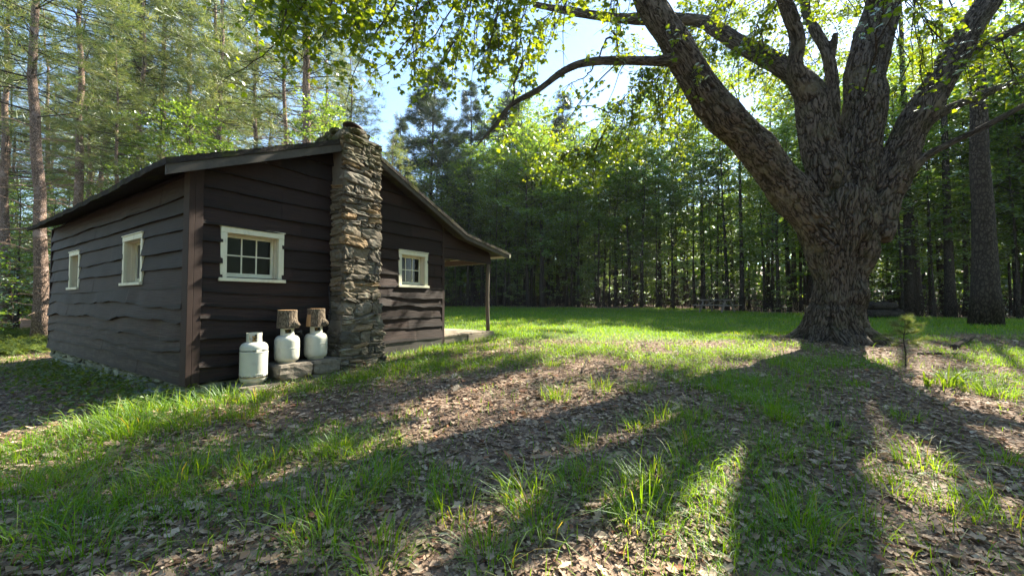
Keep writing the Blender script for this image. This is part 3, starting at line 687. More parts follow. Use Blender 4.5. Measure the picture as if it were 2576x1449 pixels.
# ---------------------------------------------------------------- gas tanks on their blocks
cc, cs = math.cos(CAB_ROT), math.sin(CAB_ROT)
def cw(x, y, z): return (CAB[0]+x*cc-y*cs, CAB[1]+x*cs+y*cc, z)
def tank(H, r, loc, rz, label, weld, big):
    e = tag(empty('propane_tank', loc, rz), label, 'gas tank', 'white gas tanks against the gable wall')
    top = H-.105
    p = [(r*.70, .0), (r*.74, .02), (r*.70, .021)]
    prof = [(0, .018), (r*.72, .018), (r*.9, .035), (r*.985, .07), (r, .105)]
    for w_ in weld: prof += [(r, w_-.03), (r, w_-.008), (r, w_-.005), (r+.003, w_-.002), (r+.003, w_+.002), (r, w_+.005), (r, w_+.008), (r, w_+.03)]
    prof += [(r, top-.115), (r, top-.087)]
    for a in np.linspace(0, 90, 13)[1:]: prof.append((.055+(r-.055)*math.cos(R(a))**.7 if a < 90 else .05, top-.085+.085*math.sin(R(a))))
    prof.append((0, top+.002))
    b = MB(); b.lathe(prof, 40); b.build('body', M['tank'], e, smoothf=True)
    f = MB(); f.lathe([(r*.66, 0), (r*.70, 0), (r*.72, .03), (r*.68, .03), (r*.66, 0)], 32); f.build('foot_ring', M['tank'], e, smoothf=True)
    # collar with hand holes
    rc = r*.56; h = .115; n = 48; mb = MB(); ang = np.linspace(0, 2*math.pi, n, endpoint=False)
    def cell(i0, i1, za, zb):
        for i in range(i0, i1):
            q = [R(-90)+(i+d)/n*2*math.pi for d in (0, 1)]
            ci = [(math.cos(t), math.sin(t)) for t in q]; o, w_ = rc, rc-.006
            v = [(ci[0][0]*o, ci[0][1]*o, za), (ci[1][0]*o, ci[1][1]*o, za), (ci[1][0]*o, ci[1][1]*o, zb), (ci[0][0]*o, ci[0][1]*o, zb),
                 (ci[0][0]*w_, ci[0][1]*w_, za), (ci[1][0]*w_, ci[1][1]*w_, za), (ci[1][0]*w_, ci[1][1]*w_, zb), (ci[0][0]*w_, ci[0][1]*w_, zb)]
            mb.add(v, np.array([[0,1,2,3],[5,4,7,6],[3,2,6,7],[1,0,4,5]]))
    z0 = top-.006
    cell(4, 44, z0, z0+.036); cell(4, 44, z0+.088, z0+h+.006)
    for a, c_ in ((4, 11), (18, 22), (25, 30), (37, 44)): cell(a, c_, z0+.036, z0+.088)
    mb.build('collar', M['tank'], e)
    v = MB(); v.lathe([(0, 0), (.022, 0), (.022, .03), (.014, .035), (.014, .055), (.026, .056), (.026, .075), (0, .078)], 16, (0, 0, top-.004)); v.tube([(0, 0, top+.03), (0, -.045, top+.03)], .011, 10); v.build('valve', M['brass'], e, smoothf=True)
    return e
TF = CAB_ROT
t1 = tank(.635, .157, cw(.565, -.36, .452), R(22), 'taller white gas tank with open collar and no stump on top', [.13, .40], True)
t2 = tank(.475, .155, cw(.985, -.36, .668), TF+R(-130), 'white gas tank under the stump with a knotty foot, middle tank beside the regulator', [.20], False)
t3 = tank(.475, .155, cw(1.40, -.36, .672), TF+R(-127), 'white gas tank nearest the stone chimney, under the stump with an orange cut', [.22], False)
b = MB(); b.lathe([(0, 0), (.035, 0), (.042, .012), (.035, .03), (.015, .034), (0, .034)], 16, (.15, .03, .395)); b.tube([(.03, 0, .40), (.12, .02, .405)], .012, 8); b.tube([(.17, .03, .40), (.21, .10, .36), (.22, .17, .28), (.2, .25, .2)], .008, 6); rgl = b.build('regulator', M['black'], t2, smoothf=True); rgl.rotation_euler = (0, 0, R(110))

def stump(loc, r0, r1, H, rz, label, knot, cut):
    e = tag(empty('log_stump', loc, rz), label, 'log', 'cut log stumps set on the gas tanks'); rg = rng_(int(abs(knot)*100)); n = 56; m = 18
    ang = np.arange(n)*2*math.pi/n; V = []
    for i in range(m+1):
        t = i/m; r = r1+(r0-r1)*(1-t)**1.6
        rr = r*(1+.035*np.sin(ang*2+1)+.03*n2(np.cos(ang)*2.5, np.sin(ang)*2.5, 3)+.025*n2(np.cos(ang)*9, np.sin(ang)*9, t*.6))
        rr = rr + .055*np.exp(-((np.angle(np.exp(1j*(ang-knot)))/.33)**2+((t-.18)/.18)**2))
        if cut: rr = np.where(np.abs(np.angle(np.exp(1j*(ang-cut)))) < .45, np.minimum(rr, (.80*r+ .03*(1-t))/np.maximum(np.cos(np.angle(np.exp(1j*(ang-cut)))), .7)) , rr)
        V.append(np.stack([rr*np.cos(ang), rr*np.sin(ang), np.full(n, t*H)], -1))
    V = np.concatenate(V); i = np.arange(m)[:, None]*n; j = np.arange(n)[None]; k = (j+1) % n
    mb = MB(); F = np.stack([i+j, i+k, i+n+k, i+n+j], -1).reshape(-1, 4)
    isc = np.zeros(len(F), bool)
    if cut:
        a = ang[np.tile(np.arange(n), m)]; tt = np.repeat(np.arange(m), n)/m; isc = (np.abs(np.angle(np.exp(1j*(a-cut)))) < .42) & (tt < .62)
    mb.add(V, [F[~isc]]); 
    if isc.any(): mb.g.setdefault((4, 1), []).append(F[isc])
    mb.g.setdefault((n, 1), []).append(np.array([list(range(m*n, m*n+n))])); mb.g.setdefault((n, 1), []).append(np.array([list(range(n-1, -1, -1))]))
    mb.build('wood', [M['stump_bark'], M['cut_wood']], e, smoothf=False)
    return e
stump(cw(.985, -.36, 1.135), .132, .120, .245, TF+.0, 'log stump with a knotty bulging foot on the middle gas tank', R(-62), 0)
stump(cw(1.40, -.36, 1.139), .130, .118, .255, TF+.0, 'log stump with an orange cut on its side, on the tank by the chimney', R(-52), R(-182))
def block(c, half, rz, label, seed):
    mb = MB(); ca, sa = math.cos(rz), math.sin(rz); n = (np.abs(CV)**9).sum(1, keepdims=True)**(1/9)
    stone(mb, (0, 0, 0), half, None, (seed*.37) % 1, .075, 16.0, seed)
    o = mb.build('stone_block', M['block'], loc=c); o.rotation_euler = (0, 0, rz); return tag(o, label, 'stone block', 'stone blocks under the gas tanks')
block(cw(.575, -.36, .375), (.245, .20, .078), TF, 'low mossy block under the tallest gas tank', 1)
block(cw(1.02, -.36, .565), (.225, .20, .100), TF, 'upper block carrying the middle gas tank', 2)
block(cw(1.03, -.33, .40), (.235, .20, .068), TF, 'lower block half sunk in grass, below the middle tank', 3)
block(cw(1.475, -.36, .57), (.222, .20, .098), TF, 'upper block carrying the gas tank beside the chimney', 4)
block(cw(1.48, -.33, .41), (.215, .20, .065), TF, 'lower block next to the chimney foot', 5)
def rock(x, y, r, label, seed):
    mb = MB(); stone(mb, (0, 0, 0), (r, r*.8, r*.5), None, (seed*.31) % 1, .22, 3, seed); o = mb.build('rock', M['footing'], smoothf=True, loc=(x, y, float(gz(x, y))+r*.18)); tag(o, label, 'rock')
x, y = atg(380, 1000); rock(x, y, .13, 'pale flat stone on the ground by the cabin side wall', 2.2)
x, y = atg(492, 988); rock(x, y, .085, 'small pale stone under the near corner of the cabin', 4.1)
# ---------------------------------------------------------------- leaves and trees
MAPLE = [(0,0,0),(.10,.26,-.03),(.02,.42,-.10),(.30,.36,-.05),(.42,.62,-.16),(.55,.40,-.08),(.60,.20,-.02),(.80,.26,-.05),(1,0,-.06),(.80,-.26,-.03),(.60,-.20,0),(.55,-.40,-.06),(.42,-.62,-.12),(.30,-.36,-.04),(.02,-.42,-.10),(.10,-.26,-.03)]
MAPLEF = [np.array([[0,1,2,3,4,5,6,7,8],[0,8,9,10,11,12,13,14,15]])]
DIAM = [(0, 0, 0), (.5, .33, .05), (1, 0, -.04), (.5, -.33, .09)]
DIAMF = [np.array([[0, 1, 2, 3]])]
TUFT = []; TUFTF = []
for k_ in range(6):
    a_ = k_*1.047+.3; e_ = .75 if k_ % 2 else .45
    dx, dy, dz = 1.0, e_*math.cos(a_), e_*math.sin(a_); px, py = -math.sin(a_)*.055, math.cos(a_)*.055
    TUFT += [(0, px*.5, py*.5), (0, -px*.5, -py*.5), (dx, dy-px*.35, dz-py*.35), (dx, dy+px*.35, dz+py*.35)]; TUFTF.append([4*k_, 4*k_+1, 4*k_+2, 4*k_+3])
TUFTF = [np.array(TUFTF)]

def curve(p0, d, L, n, rg, droop=0.0, wob=.06):
    d = unit(d); P = [np.asarray(p0, float)]; st = L/(n-1)
    for i in range(n-1):
        d = unit(d+rg.normal(0, wob, 3)+np.array([0, 0, -droop])); P.append(P[-1]+d*st)
    return np.array(P)

def spray(C_, D_, rg, pts, n, spread, side):
    m = len(pts); t = rg.uniform(.15, 1, n)*(m-1); i = np.minimum(t.astype(int), m-2); f = (t-i)[:, None]
    p = pts[i]*(1-f)+pts[i+1]*f + rg.normal(0, 1, (n, 3))*np.array([spread, spread, spread*.35])
    C_.append(p); D_.append(unit(pts[-1]-pts[0])[None]*.6+rg.normal(0, .6, (n, 3))*np.array([1, 1, .35]))

def broadleaf(seed, H, c0, spread, nb, leaf, per, trunk_mat, leaf_m, r0=None, lean=.02, droop=.02, dead=10):
    rg = rng_(seed); tm = MB(); z = np.linspace(-.2, H*.97, 14); wob = np.cumsum(rg.normal(0, lean*H/14, (14, 2)), 0)
    TP = np.column_stack([wob-wob[0], z]); r0 = r0 or (.025+H*.0085)
    tm.tube(TP, r0*(1-.9*np.linspace(0, 1, 14))*(1+.35*np.exp(-np.arange(14)*1.2)), 9, .5)
    cm = MB(); C_, D_ = [], []
    at_z = lambda q: np.array([np.interp(q, TP[:, 2], TP[:, 0]), np.interp(q, TP[:, 2], TP[:, 1]), q])
    for i in range(nb):
        t = (i+rg.uniform())/nb; q = H*(c0+(1-c0)*t**.9*.98); a = i*2.4+rg.normal(0, .4)
        prof = (.35+.65*math.sin(math.pi*(.12+.80*t)))*(1-.25*t); L = spread*prof*rg.uniform(.55, 1.35)
        el = R(rg.uniform(5, 35)+25*t)
        P = curve(at_z(q), (math.cos(a)*math.cos(el), math.sin(a)*math.cos(el), math.sin(el)), L, 6, rg, droop+.03, .08)
        cm.tube(P, np.linspace(.008+.006*L, .003, 6), 4, .4, 1, cap=False)
        for k in range(int(5+L*2)):
            s = rg.uniform(.25, 1); b0 = P[min(5, int(s*5))]; sa = a+rg.choice([-1, 1])*R(rg.uniform(25, 75))
            Q = curve(b0, (math.cos(sa), math.sin(sa), rg.normal(.08, .15)), L*rg.uniform(.25, .5), 4, rg, .04)
            cm.tube(Q, [.005, .004, .003, .001], 3, .4, 1, cap=False); spray(C_, D_, rg, Q, per, .09, 0)
        spray(C_, D_, rg, P[2:], per*2, .12, 0)
    for i in range(dead):
        q = rg.uniform(.6, max(.8, H*c0)); a = rg.uniform(0, 6.28); P = curve(at_z(q), (math.cos(a), math.sin(a), rg.normal(.1, .2)), rg.uniform(.3, 1.1), 4, rg, .03, .12); tm.tube(P, [.010, .007, .004, .002], 4, .5, cap=False)
    c = np.concatenate(C_); d = np.concatenate(D_); n = len(c)
    nn = np.column_stack([rg.normal(0, .45, n), rg.normal(0, .45, n), np.ones(n)])
    cm.cards(c, d, nn, rg.uniform(.65, 1.25, n)*leaf, DIAM, DIAMF, np.clip(rg.normal(.5, .27, n), 0, 1))
    return tm.mesh('trunk', trunk_mat, True), cm.mesh('crown', [leaf_m, M['twig']])

def conifer(seed, H, r0, live, dead, spread, tuft, trunk_mat, leaf_m, gap=.42, cone=False, fill=1.0, twin=False, up=.05):
    rg = rng_(seed); tm = MB(); n = 16; z = np.linspace(-.2, H, n); wob = np.cumsum(rg.normal(0, .05, (n, 2)), 0)
    TP = np.column_stack([wob-wob[0], z]); tm.tube(TP, r0*(1-.88*np.linspace(0, 1, n))*(1+.3*np.exp(-np.arange(n)*1.5)), 12, .5)
    if twin:
        T2 = TP.copy(); sp = np.clip((z-3)/3, 0, 1)*.55; T2[:, 0] += sp; tm.tube(T2[4:], (r0*(1-.88*np.linspace(0, 1, n))*.8)[4:], 12, .5)
    cm = MB(); C_, D_ = [], []
    at_z = lambda q: np.array([np.interp(q, TP[:, 2], TP[:, 0]), np.interp(q, TP[:, 2], TP[:, 1]), q])
    q = dead*H
    while q < H*.985:
        t = q/H; nbr = rg.integers(3, 6); isdead = t < live + rg.normal(0, .06)
        for b in range(nbr):
            a = rg.uniform(0, 6.28)
            if isdead:
                L = spread*rg.uniform(.25, .85); P = curve(at_z(q+rg.normal(0, .08)), (math.cos(a), math.sin(a), rg.normal(.02, .16)), L, 6, rg, .012, .09)
                tm.tube(P, np.linspace(.008+.008*L, .003, 6), 4, .5, 1, cap=False)
                for k in range(int(L*5)):
                    s = rg.integers(1, 6); sa = a+rg.choice([-1, 1])*rg.uniform(.4, 1.2); tm.tube(curve(P[s], (math.cos(sa), math.sin(sa), rg.normal(0, .3)), rg.uniform(.2, .7), 3, rg, .03, .2), [.005, .0035, .0015], 3, .5, 1, cap=False)
            else:
                prof = (1-t)/(1-live+.02); prof = (prof**.8 if cone else min(1, prof*1.5)**.7)
                L = max(.25, spread*prof*rg.uniform(.7, 1.15)); P = curve(at_z(q+rg.normal(0, .08)), (math.cos(a), math.sin(a), rg.normal(up, .12)), L, 6, rg, -.012, .06)
                cm.tube(P, np.linspace(.008+.008*L, .003, 6), 4, .5, 1, cap=False)
                for k in range(int((3+L*4)*fill)):
                    s = rg.uniform(.25, 1); i = min(4, int(s*5)); p0 = P[i]+(P[i+1]-P[i])*(s*5-i if i < 4 else rg.uniform())
                    sa = a+rg.choice([-1, 1])*rg.uniform(.35, 1.1); Q = curve(p0, (math.cos(sa), math.sin(sa), rg.normal(.12, .12)), L*rg.uniform(.15, .35)+.12, 3, rg, -.02, .12)
                    cm.tube(Q, [.005, .0035, .002], 3, .5, 1, cap=False)
                    m = int(5*fill)+1; f = rg.uniform(.2, 1.05, m)[:, None]; C_.append(Q[0]*(1-f)+Q[2]*f+rg.normal(0, .04, (m, 3))); D_.append(unit(Q[2]-Q[0])+rg.normal(0, .45, (m, 3)))
        q += gap*rg.uniform(.7, 1.3)
    c = np.concatenate(C_); d = np.concatenate(D_); n = len(c)
    cm.cards(c, d, rg.normal(0, 1, (n, 3)), rg.uniform(.7, 1.2, n)*tuft, TUFT, TUFTF, np.clip(rg.normal(.5, .27, n), 0, 1))
    return tm.mesh('trunk', [trunk_mat, M['dead_twig']], True), cm.mesh('crown', [leaf_m, M['twig']])

PLACED = []
def plant(proto, name, loc, s, rz, label, cat, group=None, tilt=(0, 0), sz=None):
    e = empty(name, loc, rz); e.scale = (s, s, sz or s); e.rotation_euler = (tilt[0], tilt[1], rz)
    for nm_, me in (('trunk', proto[0]), ('crown', proto[1])):
        o = bpy.data.objects.new(nm_, me); COL.objects.link(o); o.parent = e
    PLACED.append((loc[0], loc[1])); return tag(e, label, cat, group)

# the sun must reach these spots of the clearing over the tree tops
SUNNY = [(-4, 12.5), (-1.5, 13), (1, 13), (4, 11.5), (2, 9), (5, 3), (1, 3), (-2, 5), (4, 6), (-3, 7), (7, 5.6), (9.6, 6.2), (6, 4.2), (8.6, 8.2), (7.6, 4.4)]
def hmax(x, y):
    a = (math.sin(R(SUN_AZ)), math.cos(R(SUN_AZ))); h = 99.
    for qx, qy in SUNNY:
        dx, dy = x-qx, y-qy; k = dx*a[0]+dy*a[1]; p = abs(dx*a[1]-dy*a[0])
        if k > 0 and p < 1.9: h = min(h, math.tan(R(SUN_EL))*(k-1.2)+.6)
    return h

# ---------------------------------------------------------------- the big maple
def tubes_to_trunk():
    TB = []
    def W(u, v, Y, w_): p = at(u, v, Y); th = math.atan2(u-1288, FOC); return (*p, .93*w_*Y/FOC/2*math.cos(th))
    trunk = [W(2100, 905, 8.8, 225), W(2100, 868, 8.8, 196), W(2102, 830, 8.8, 164), W(2106, 770, 8.8, 150), W(2110, 700, 8.8, 156), W(2108, 620, 8.8, 200), W(2108, 550, 8.8, 236), W(2112, 490, 8.8, 200)]
    L1 = [W(2085, 600, 8.7, 138), W(2010, 505, 8.6, 124), W(1940, 420, 8.45, 108), W(1872, 343, 8.3, 102), W(1805, 275, 8.15, 97), W(1748, 192, 8.0, 88), W(1692, 102, 7.9, 79), W(1637, 15, 7.8, 72), W(1590, -70, 7.7, 65)]
    L1 += [(1.2, 7.1, 8.9, .22), (-.2, 6.5, 9.6, .16), (-1.8, 5.9, 10.0, .11), (-3.6, 5.6, 10.1, .06)]
    L1a = [W(1715, 150, 7.95, 60), W(1680, 152, 7.85, 34), W(1640, 154, 7.8, 27), W(1560, 153, 7.6, 23), W(1480, 157, 7.45, 21), W(1420, 178, 7.3, 19), W(1355, 226, 7.15, 17), W(1290, 262, 7.0, 15), W(1250, 310, 6.9, 12), W(1215, 350, 6.8, 8), W(1195, 372, 6.75, 4)]
    L2 = [W(2095, 560, 8.7, 120), W(2072, 430, 8.65, 112), W(2050, 320, 8.7, 100), W(2040, 245, 8.75, 90), W(1998, 190, 8.9, 66), W(1935, 148, 9.2, 58), W(1868, 116, 9.5, 48), W(1806, 78, 9.8, 40), W(1741, 50, 10.2, 34), (2.6, 10.6, 9.0, .12), (.6, 11.2, 9.8, .07)]
    L2b = [W(2040, 260, 8.7, 70), W(2000, 172, 8.5, 50), W(2008, 105, 8.4, 46), W(1990, 45, 8.3, 44), W(1970, -5, 8.2, 42), W(1950, -65, 8.0, 40), (4.6, 7.4, 9.2, .10), (4.3, 6.6, 10.5, .05)]
    L2c = [W(2095, 330, 8.8, 44), W(2095, 232, 8.9, 36), W(2083, 141, 9, 34), W(2054, 83, 9.2, 30), W(2030, 40, 9.4, 26), W(2010, -30, 9.6, 24), (6.6, 10.5, 10, .07)]
    L2d = [W(2088, 150, 9, 26), W(2098, 112, 8.95, 22), W(2101, 84, 8.9, 16)]
    L3 = [W(2130, 600, 8.85, 170), W(2145, 450, 8.9, 146), W(2168, 300, 9.0, 126), W(2182, 166, 9.1, 116), W(2212, 41, 9.2, 108), W(2228, -30, 9.3, 100), W(2240, -110, 9.4, 92), (8.9, 10.0, 11.0, .27), (8.9, 10.3, 13.2, .15), (8.6, 10.6, 15.2, .06)]
    L3b = [W(2222, 20, 9.2, 60), W(2200, -60, 8.8, 50), (7.4, 7.8, 9.8, .10), (7.2, 7.0, 11.4, .05)]
    L4 = [W(2170, 590, 8.8, 150), W(2215, 500, 8.7, 128), W(2262, 395, 8.6, 112), W(2311, 292, 8.5, 100), W(2375, 187, 8.45, 94), W(2435, 85, 8.4, 94), W(2490, 0, 8.4, 84), W(2535, -60, 8.5, 76), (11.6, 8.7, 9.6, .24), (12.6, 9.0, 11.4, .15), (13.2, 9.4, 13, .06)]
    L5 = [W(2262, 452, 8.5, 60), W(2323, 398, 8.3, 34), W(2395, 358, 8.1, 29), W(2468, 323, 7.9, 26), W(2576, 265, 7.7, 22), W(2700, 190, 7.5, 18), (11.6, 7.2, 6.6, .05)]
    L6 = [W(2290, 340, 8.7, 50), W(2350, 294, 8.9, 38), W(2443, 249, 9.0, 34), W(2576, 199, 9.2, 30), W(2700, 150, 9.3, 26), (14.5, 9.6, 8.0, .07)]
    L7 = [W(2400, 150, 8.5, 60), W(2460, 122, 8.5, 42), W(2576, 66, 8.5, 36), W(2680, 10, 8.5, 30), (13.2, 8.4, 9.2, .08)]
    limbs = dict(trunk=trunk, L1=L1, L1a=L1a, L2=L2, L2b=L2b, L2c=L2c, L2d=L2d, L3=L3, L3b=L3b, L4=L4, L5=L5, L6=L6, L7=L7)
    rg = rng_(4); c0 = np.array(trunk[2][:3])
    for i in range(9):
        a = i/9*6.283+rg.normal(0, .12); l = rg.uniform(.70, .95); g = lambda q: float(gz(c0[0]+q*math.cos(a), c0[1]+q*math.sin(a)))
        limbs['root%d' % i] = [(c0[0]+.30*math.cos(a), c0[1]+.30*math.sin(a), g(.4)+.62, .20), (c0[0]+.44*math.cos(a), c0[1]+.44*math.sin(a), g(.6)+.24, .18), (c0[0]+.74*l*math.cos(a), c0[1]+.82*l*math.sin(a), g(.85)+.03, .17), (c0[0]+1.2*l*math.cos(a+.1), c0[1]+1.2*l*math.sin(a+.1), g(1.2)-.10, .08)]
    out = {}
    for k, L in limbs.items():
        A = np.array(L); n = len(A); d = np.concatenate([[0], np.cumsum(np.linalg.norm(np.diff(A[:, :3], axis=0), axis=1))]); m = max(6, int(d[-1]/.10))
        # smooth resampling (Catmull-Rom)
        t = np.linspace(0, n-1, m); i = np.clip(t.astype(int), 0, n-2); f = (t-i)[:, None]
        P = lambda j: A[np.clip(j, 0, n-1)]
        p0, p1, p2, p3 = P(i-1), P(i), P(i+1), P(i+2)
        Q = .5*((2*p1)+(-p0+p2)*f+(2*p0-5*p1+4*p2-p3)*f*f+(-p0+3*p1-3*p2+p3)*f**3); Q[:, 3] = np.maximum(Q[:, 3], .008); out[k] = Q
    return out
LIMBS = tubes_to_trunk()
def maple():
    tree = tag(empty('maple_tree', (7.0, 8.8, float(gz(7, 8.8)))), 'huge old maple with a thick furrowed trunk forking into several heavy limbs', 'tree')
    base = np.array([7.0, 8.8, float(gz(7, 8.8))])
    mb = MB()
    for k, Q in LIMBS.items(): mb.tube(Q[:, :3]-base, Q[:, 3], 22)
    me = mb.mesh('raw', M['maple_bark']); o = bpy.data.objects.new('raw', me); COL.objects.link(o)
    m = o.modifiers.new('r', 'REMESH'); m.mode = 'VOXEL'; m.voxel_size = .023
    s = o.modifiers.new('s', 'SMOOTH'); s.iterations = 7; s.factor = .5
    bpy.context.view_layer.update(); dg = bpy.context.evaluated_depsgraph_get()
    me2 = bpy.data.meshes.new_from_object(o.evaluated_get(dg)); bpy.data.objects.remove(o); bpy.data.meshes.remove(me)
    n = len(me2.vertices); V = np.empty(n*3); me2.vertices.foreach_get('co', V); V = V.reshape(-1, 3)
    NN = np.empty(n*3); me2.vertices.foreach_get('normal', NN); NN = NN.reshape(-1, 3)
    # the grain follows the limbs: every limb has its own frame (round it, along it), blended where limbs meet
    num = np.zeros((n, 3)); den = np.zeros(n); best = np.full(n, 1e9); q = np.zeros((n, 3)); rad = np.zeros(n)
    for ki, (kk, Q) in enumerate(LIMBS.items()):
        Cn = Q[:, :3]-base; t_ = unit(np.gradient(Cn, axis=0)); sl_ = np.concatenate([[0], np.cumsum(np.linalg.norm(np.diff(Cn, axis=0), axis=1))])
        ref = np.array([0, 1., 0]); fa = unit(np.cross(t_, ref)); fb = np.cross(t_, fa); rm = max(.12, float(np.median(Q[:, 3])))
        lo, hi = Cn.min(0)-1.2, Cn.max(0)+1.2; idx = np.nonzero(((V > lo) & (V < hi)).all(1))[0]
        for a in range(0, len(idx), 6000):
            ii = idx[a:a+6000]; d2 = ((V[ii][:, None]-Cn[None])**2).sum(-1); j = d2.argmin(1); dv = V[ii]-Cn[j]
            ratio = np.sqrt(d2[np.arange(len(ii)), j])/Q[j, 3]; wgt = 1/(ratio+.05)**7
            al = sl_[j]+(dv*t_[j]).sum(1); ca = (dv*fa[j]).sum(1); sb = (dv*fb[j]).sum(1); l = np.maximum(np.hypot(ca, sb), 1e-4)
            c = np.column_stack([ca/l*rm, sb/l*rm, al*.19])+ki*3.7
            c[:, :2] += .035*np.column_stack([vnoise(V[ii]*2.6), vnoise(V[ii]*2.6+9)])
            f = np.column_stack([vnoise(c*20), vnoise(c*38+5), vnoise(c*6+2)])
            num[ii] += f*wgt[:, None]; den[ii] += wgt
            bt = ratio < best[ii]; best[ii[bt]] = ratio[bt]; q[ii[bt]] = c[bt]; rad[ii[bt]] = Q[j[bt], 3]
    f = num/np.maximum(den, 1e-9)[:, None]
    cr = np.exp(-(f[:, 0]/.10)**2); c2 = np.exp(-(f[:, 1]/.12)**2); rid = .5-1.5*np.maximum(cr, .6*c2)
    r3 = vnoise(V*4+7); r4 = vnoise(V*1.7+2); k = np.clip(rad/.35, .04, 1)
    disp = k*(.030*rid+(.016+.055*smooth(.4, .65, rad))*f[:, 2]+.018*r3+.05*r4); bh = 1-np.maximum(cr, .55*c2)
    # a long hollow seam on the near face, with a swollen lip beside it
    face = smooth(.1, .9, -(NN[:, 1]))
    h = V[:, 2]
    cx = .20-.10*(h-1.6)
    seam = np.exp(-((V[:, 0]-cx)/.13)**2)*smooth(.9, 1.5, h)*smooth(3.1, 2.3, h)*face
    lip = np.exp(-((V[:, 0]-cx-.30)/.16)**2)*np.exp(-((h-1.75)/.35)**2)*face; lip2 = np.exp(-((V[:, 0]-cx+.02)/.3)**2)*np.exp(-((h-1.0)/.25)**2)*face
    burl = sum(a_*np.exp(-(((V-np.array(c_))**2).sum(1))/s_**2) for a_, c_, s_ in ((.12, (-.62, -.25, 2.55), .25), (.10, (.1, -.62, 2.2), .18), (.09, (-.2, -.6, 3.0), .2), (.09, (.75, -.2, 2.3), .25)))
    disp += -.20*seam+.09*lip+.08*lip2+burl
    V = V+NN*disp[:, None]
    me2.vertices.foreach_set('co', V.astype(np.float32).ravel())
    at_ = me2.attributes.new('barkco', 'FLOAT_VECTOR', 'POINT'); at_.data.foreach_set('vector', q.astype(np.float32).ravel())
    ah = me2.attributes.new('barkh', 'FLOAT', 'POINT'); ah.data.foreach_set('value', bh.astype(np.float32))
    me2.materials.clear(); me2.materials.append(M['maple_bark']); me2.polygons.foreach_set('use_smooth', np.ones(len(me2.polygons), bool)); me2.update(); me2.name = 'trunk'
    t = bpy.data.objects.new('trunk', me2); COL.objects.link(t); t.parent = tree

    # crown: clusters of leaves, each on a branch that grows from the nearest wood
    rg = rng_(31); CL = []
    def region(n, u0, u1, v0, v1, y0, y1, r, nl, keep=None):
        k = 0
        while k < n:
            u, v = rg.uniform(u0, u1), rg.uniform(v0, v1)
            k += 1
            if keep and not keep(u, v): continue
            for t_ in range(14):          # a place along the crown where the leaves do not close a gap
                p = at(u, v, rg.uniform(y0, y1+.12*t_)); q = p-SUNV*(p[2]-.4)/SUNV[2]
                if y0 < 9 or sun_gap(q[0], q[1]) < 0: break
            else:
                if rg.uniform() < .25: continue
            CL.append((p, r*rg.uniform(.7, 1.3), int(nl*rg.uniform(.6, 1.4))))
    # seen from the clearing: hanging sprays
    region(70, 560, 930, -70, 190, 5.0, 6.6, .26, 44, lambda u, v: v < 60+.42*(u-540) and v < 195-.25*(u-700))
    region(80, 930, 1340, -70, 245, 6.0, 7.6, .26, 36, lambda u, v: v < 250 and not (v > 120 and u < 1010))
    region(16, 1000, 1330, 190, 300, 6.4, 7.8, .20, 32, lambda u, v: v < 250+.1*(u-1000))
    region(34, 1330, 1560, -70, 150, 7, 8.6, .25, 32, lambda u, v: v < 30 or u > 1490 or u < 1370)
    region(9, 1330, 1420, 60, 200, 7, 8, .18, 16)
    region(84, 1500, 1740, 60, 420, 11.5, 16, .42, 36, lambda u, v: v > 60+ (1740-u)*.2)
    region(30, 1320, 1520, 290, 470, 11, 13.5, .34, 30, lambda u, v: v > 300 + (u-1320)*.2)
    region(170, 1700, 2110, -60, 290, 11, 17, .38, 46)
    region(22, 1690, 1900, 240, 420, 10, 12.5, .34, 26)
    region(9, 2010, 2150, -40, 55, 6.8, 7.8, .2, 14)
    region(14, 2130, 2340, 20, 290, 7.0, 8.0, .18, 9)
    region(8, 1670, 1770, 90, 260, 7.0, 7.6, .15, 8)
    region(70, 2290, 2640, -60, 250, 7.0, 14, .30, 28)
    region(16, 2420, 2640, 120, 270, 8.4, 10, .24, 24)
    region(70, 2060, 2340, -60, 260, 12.5, 18, .38, 44)
    region(24, 1335, 1510, 385, 470, 8.5, 8.95, .20, 22, lambda u, v: v > 385+abs(u-1430)*.1)
    region(34, 1540, 1740, 190, 400, 8.6, 8.95, .22, 20)
    region(44, 1700, 2060, -20, 200, 8.7, 8.98, .22, 18)
    region(20, 2330, 2600, 0, 220, 8.0, 8.9, .22, 20)
    seen = len(CL)
    k = 0
    while k < 640:
        p = rg.normal(0, 1, 3); p = p/np.linalg.norm(p)*rg.uniform(.35, 1)**.5; p = np.array([5.0, 8.6, 10.6])+p*np.array([9.8, 8.8, 6.0])
        if p[2] < 5.0: continue
        u, v = proj(p)
        if v > -60 and -250 < u < 2800: continue
        k += 1
        if not keep_leaf(p): continue
        CL.append((p, rg.uniform(.22, .40), int(rg.uniform(30, 60))))
    nodes = [Q[int(len(Q)*.25)::4, :3] for kk, Q in LIMBS.items() if kk[0] == 'L']; nodes = list(np.concatenate(nodes)); bm_ = MB(); C_, D_, S_, R_ = [], [], [], []
    for u0, pl in HANG: pass
    order = sorted(range(len(CL)), key=lambda i: np.linalg.norm(CL[i][0]-np.array([6.5, 8.8, 7.5])))
    NA = np.array(nodes)
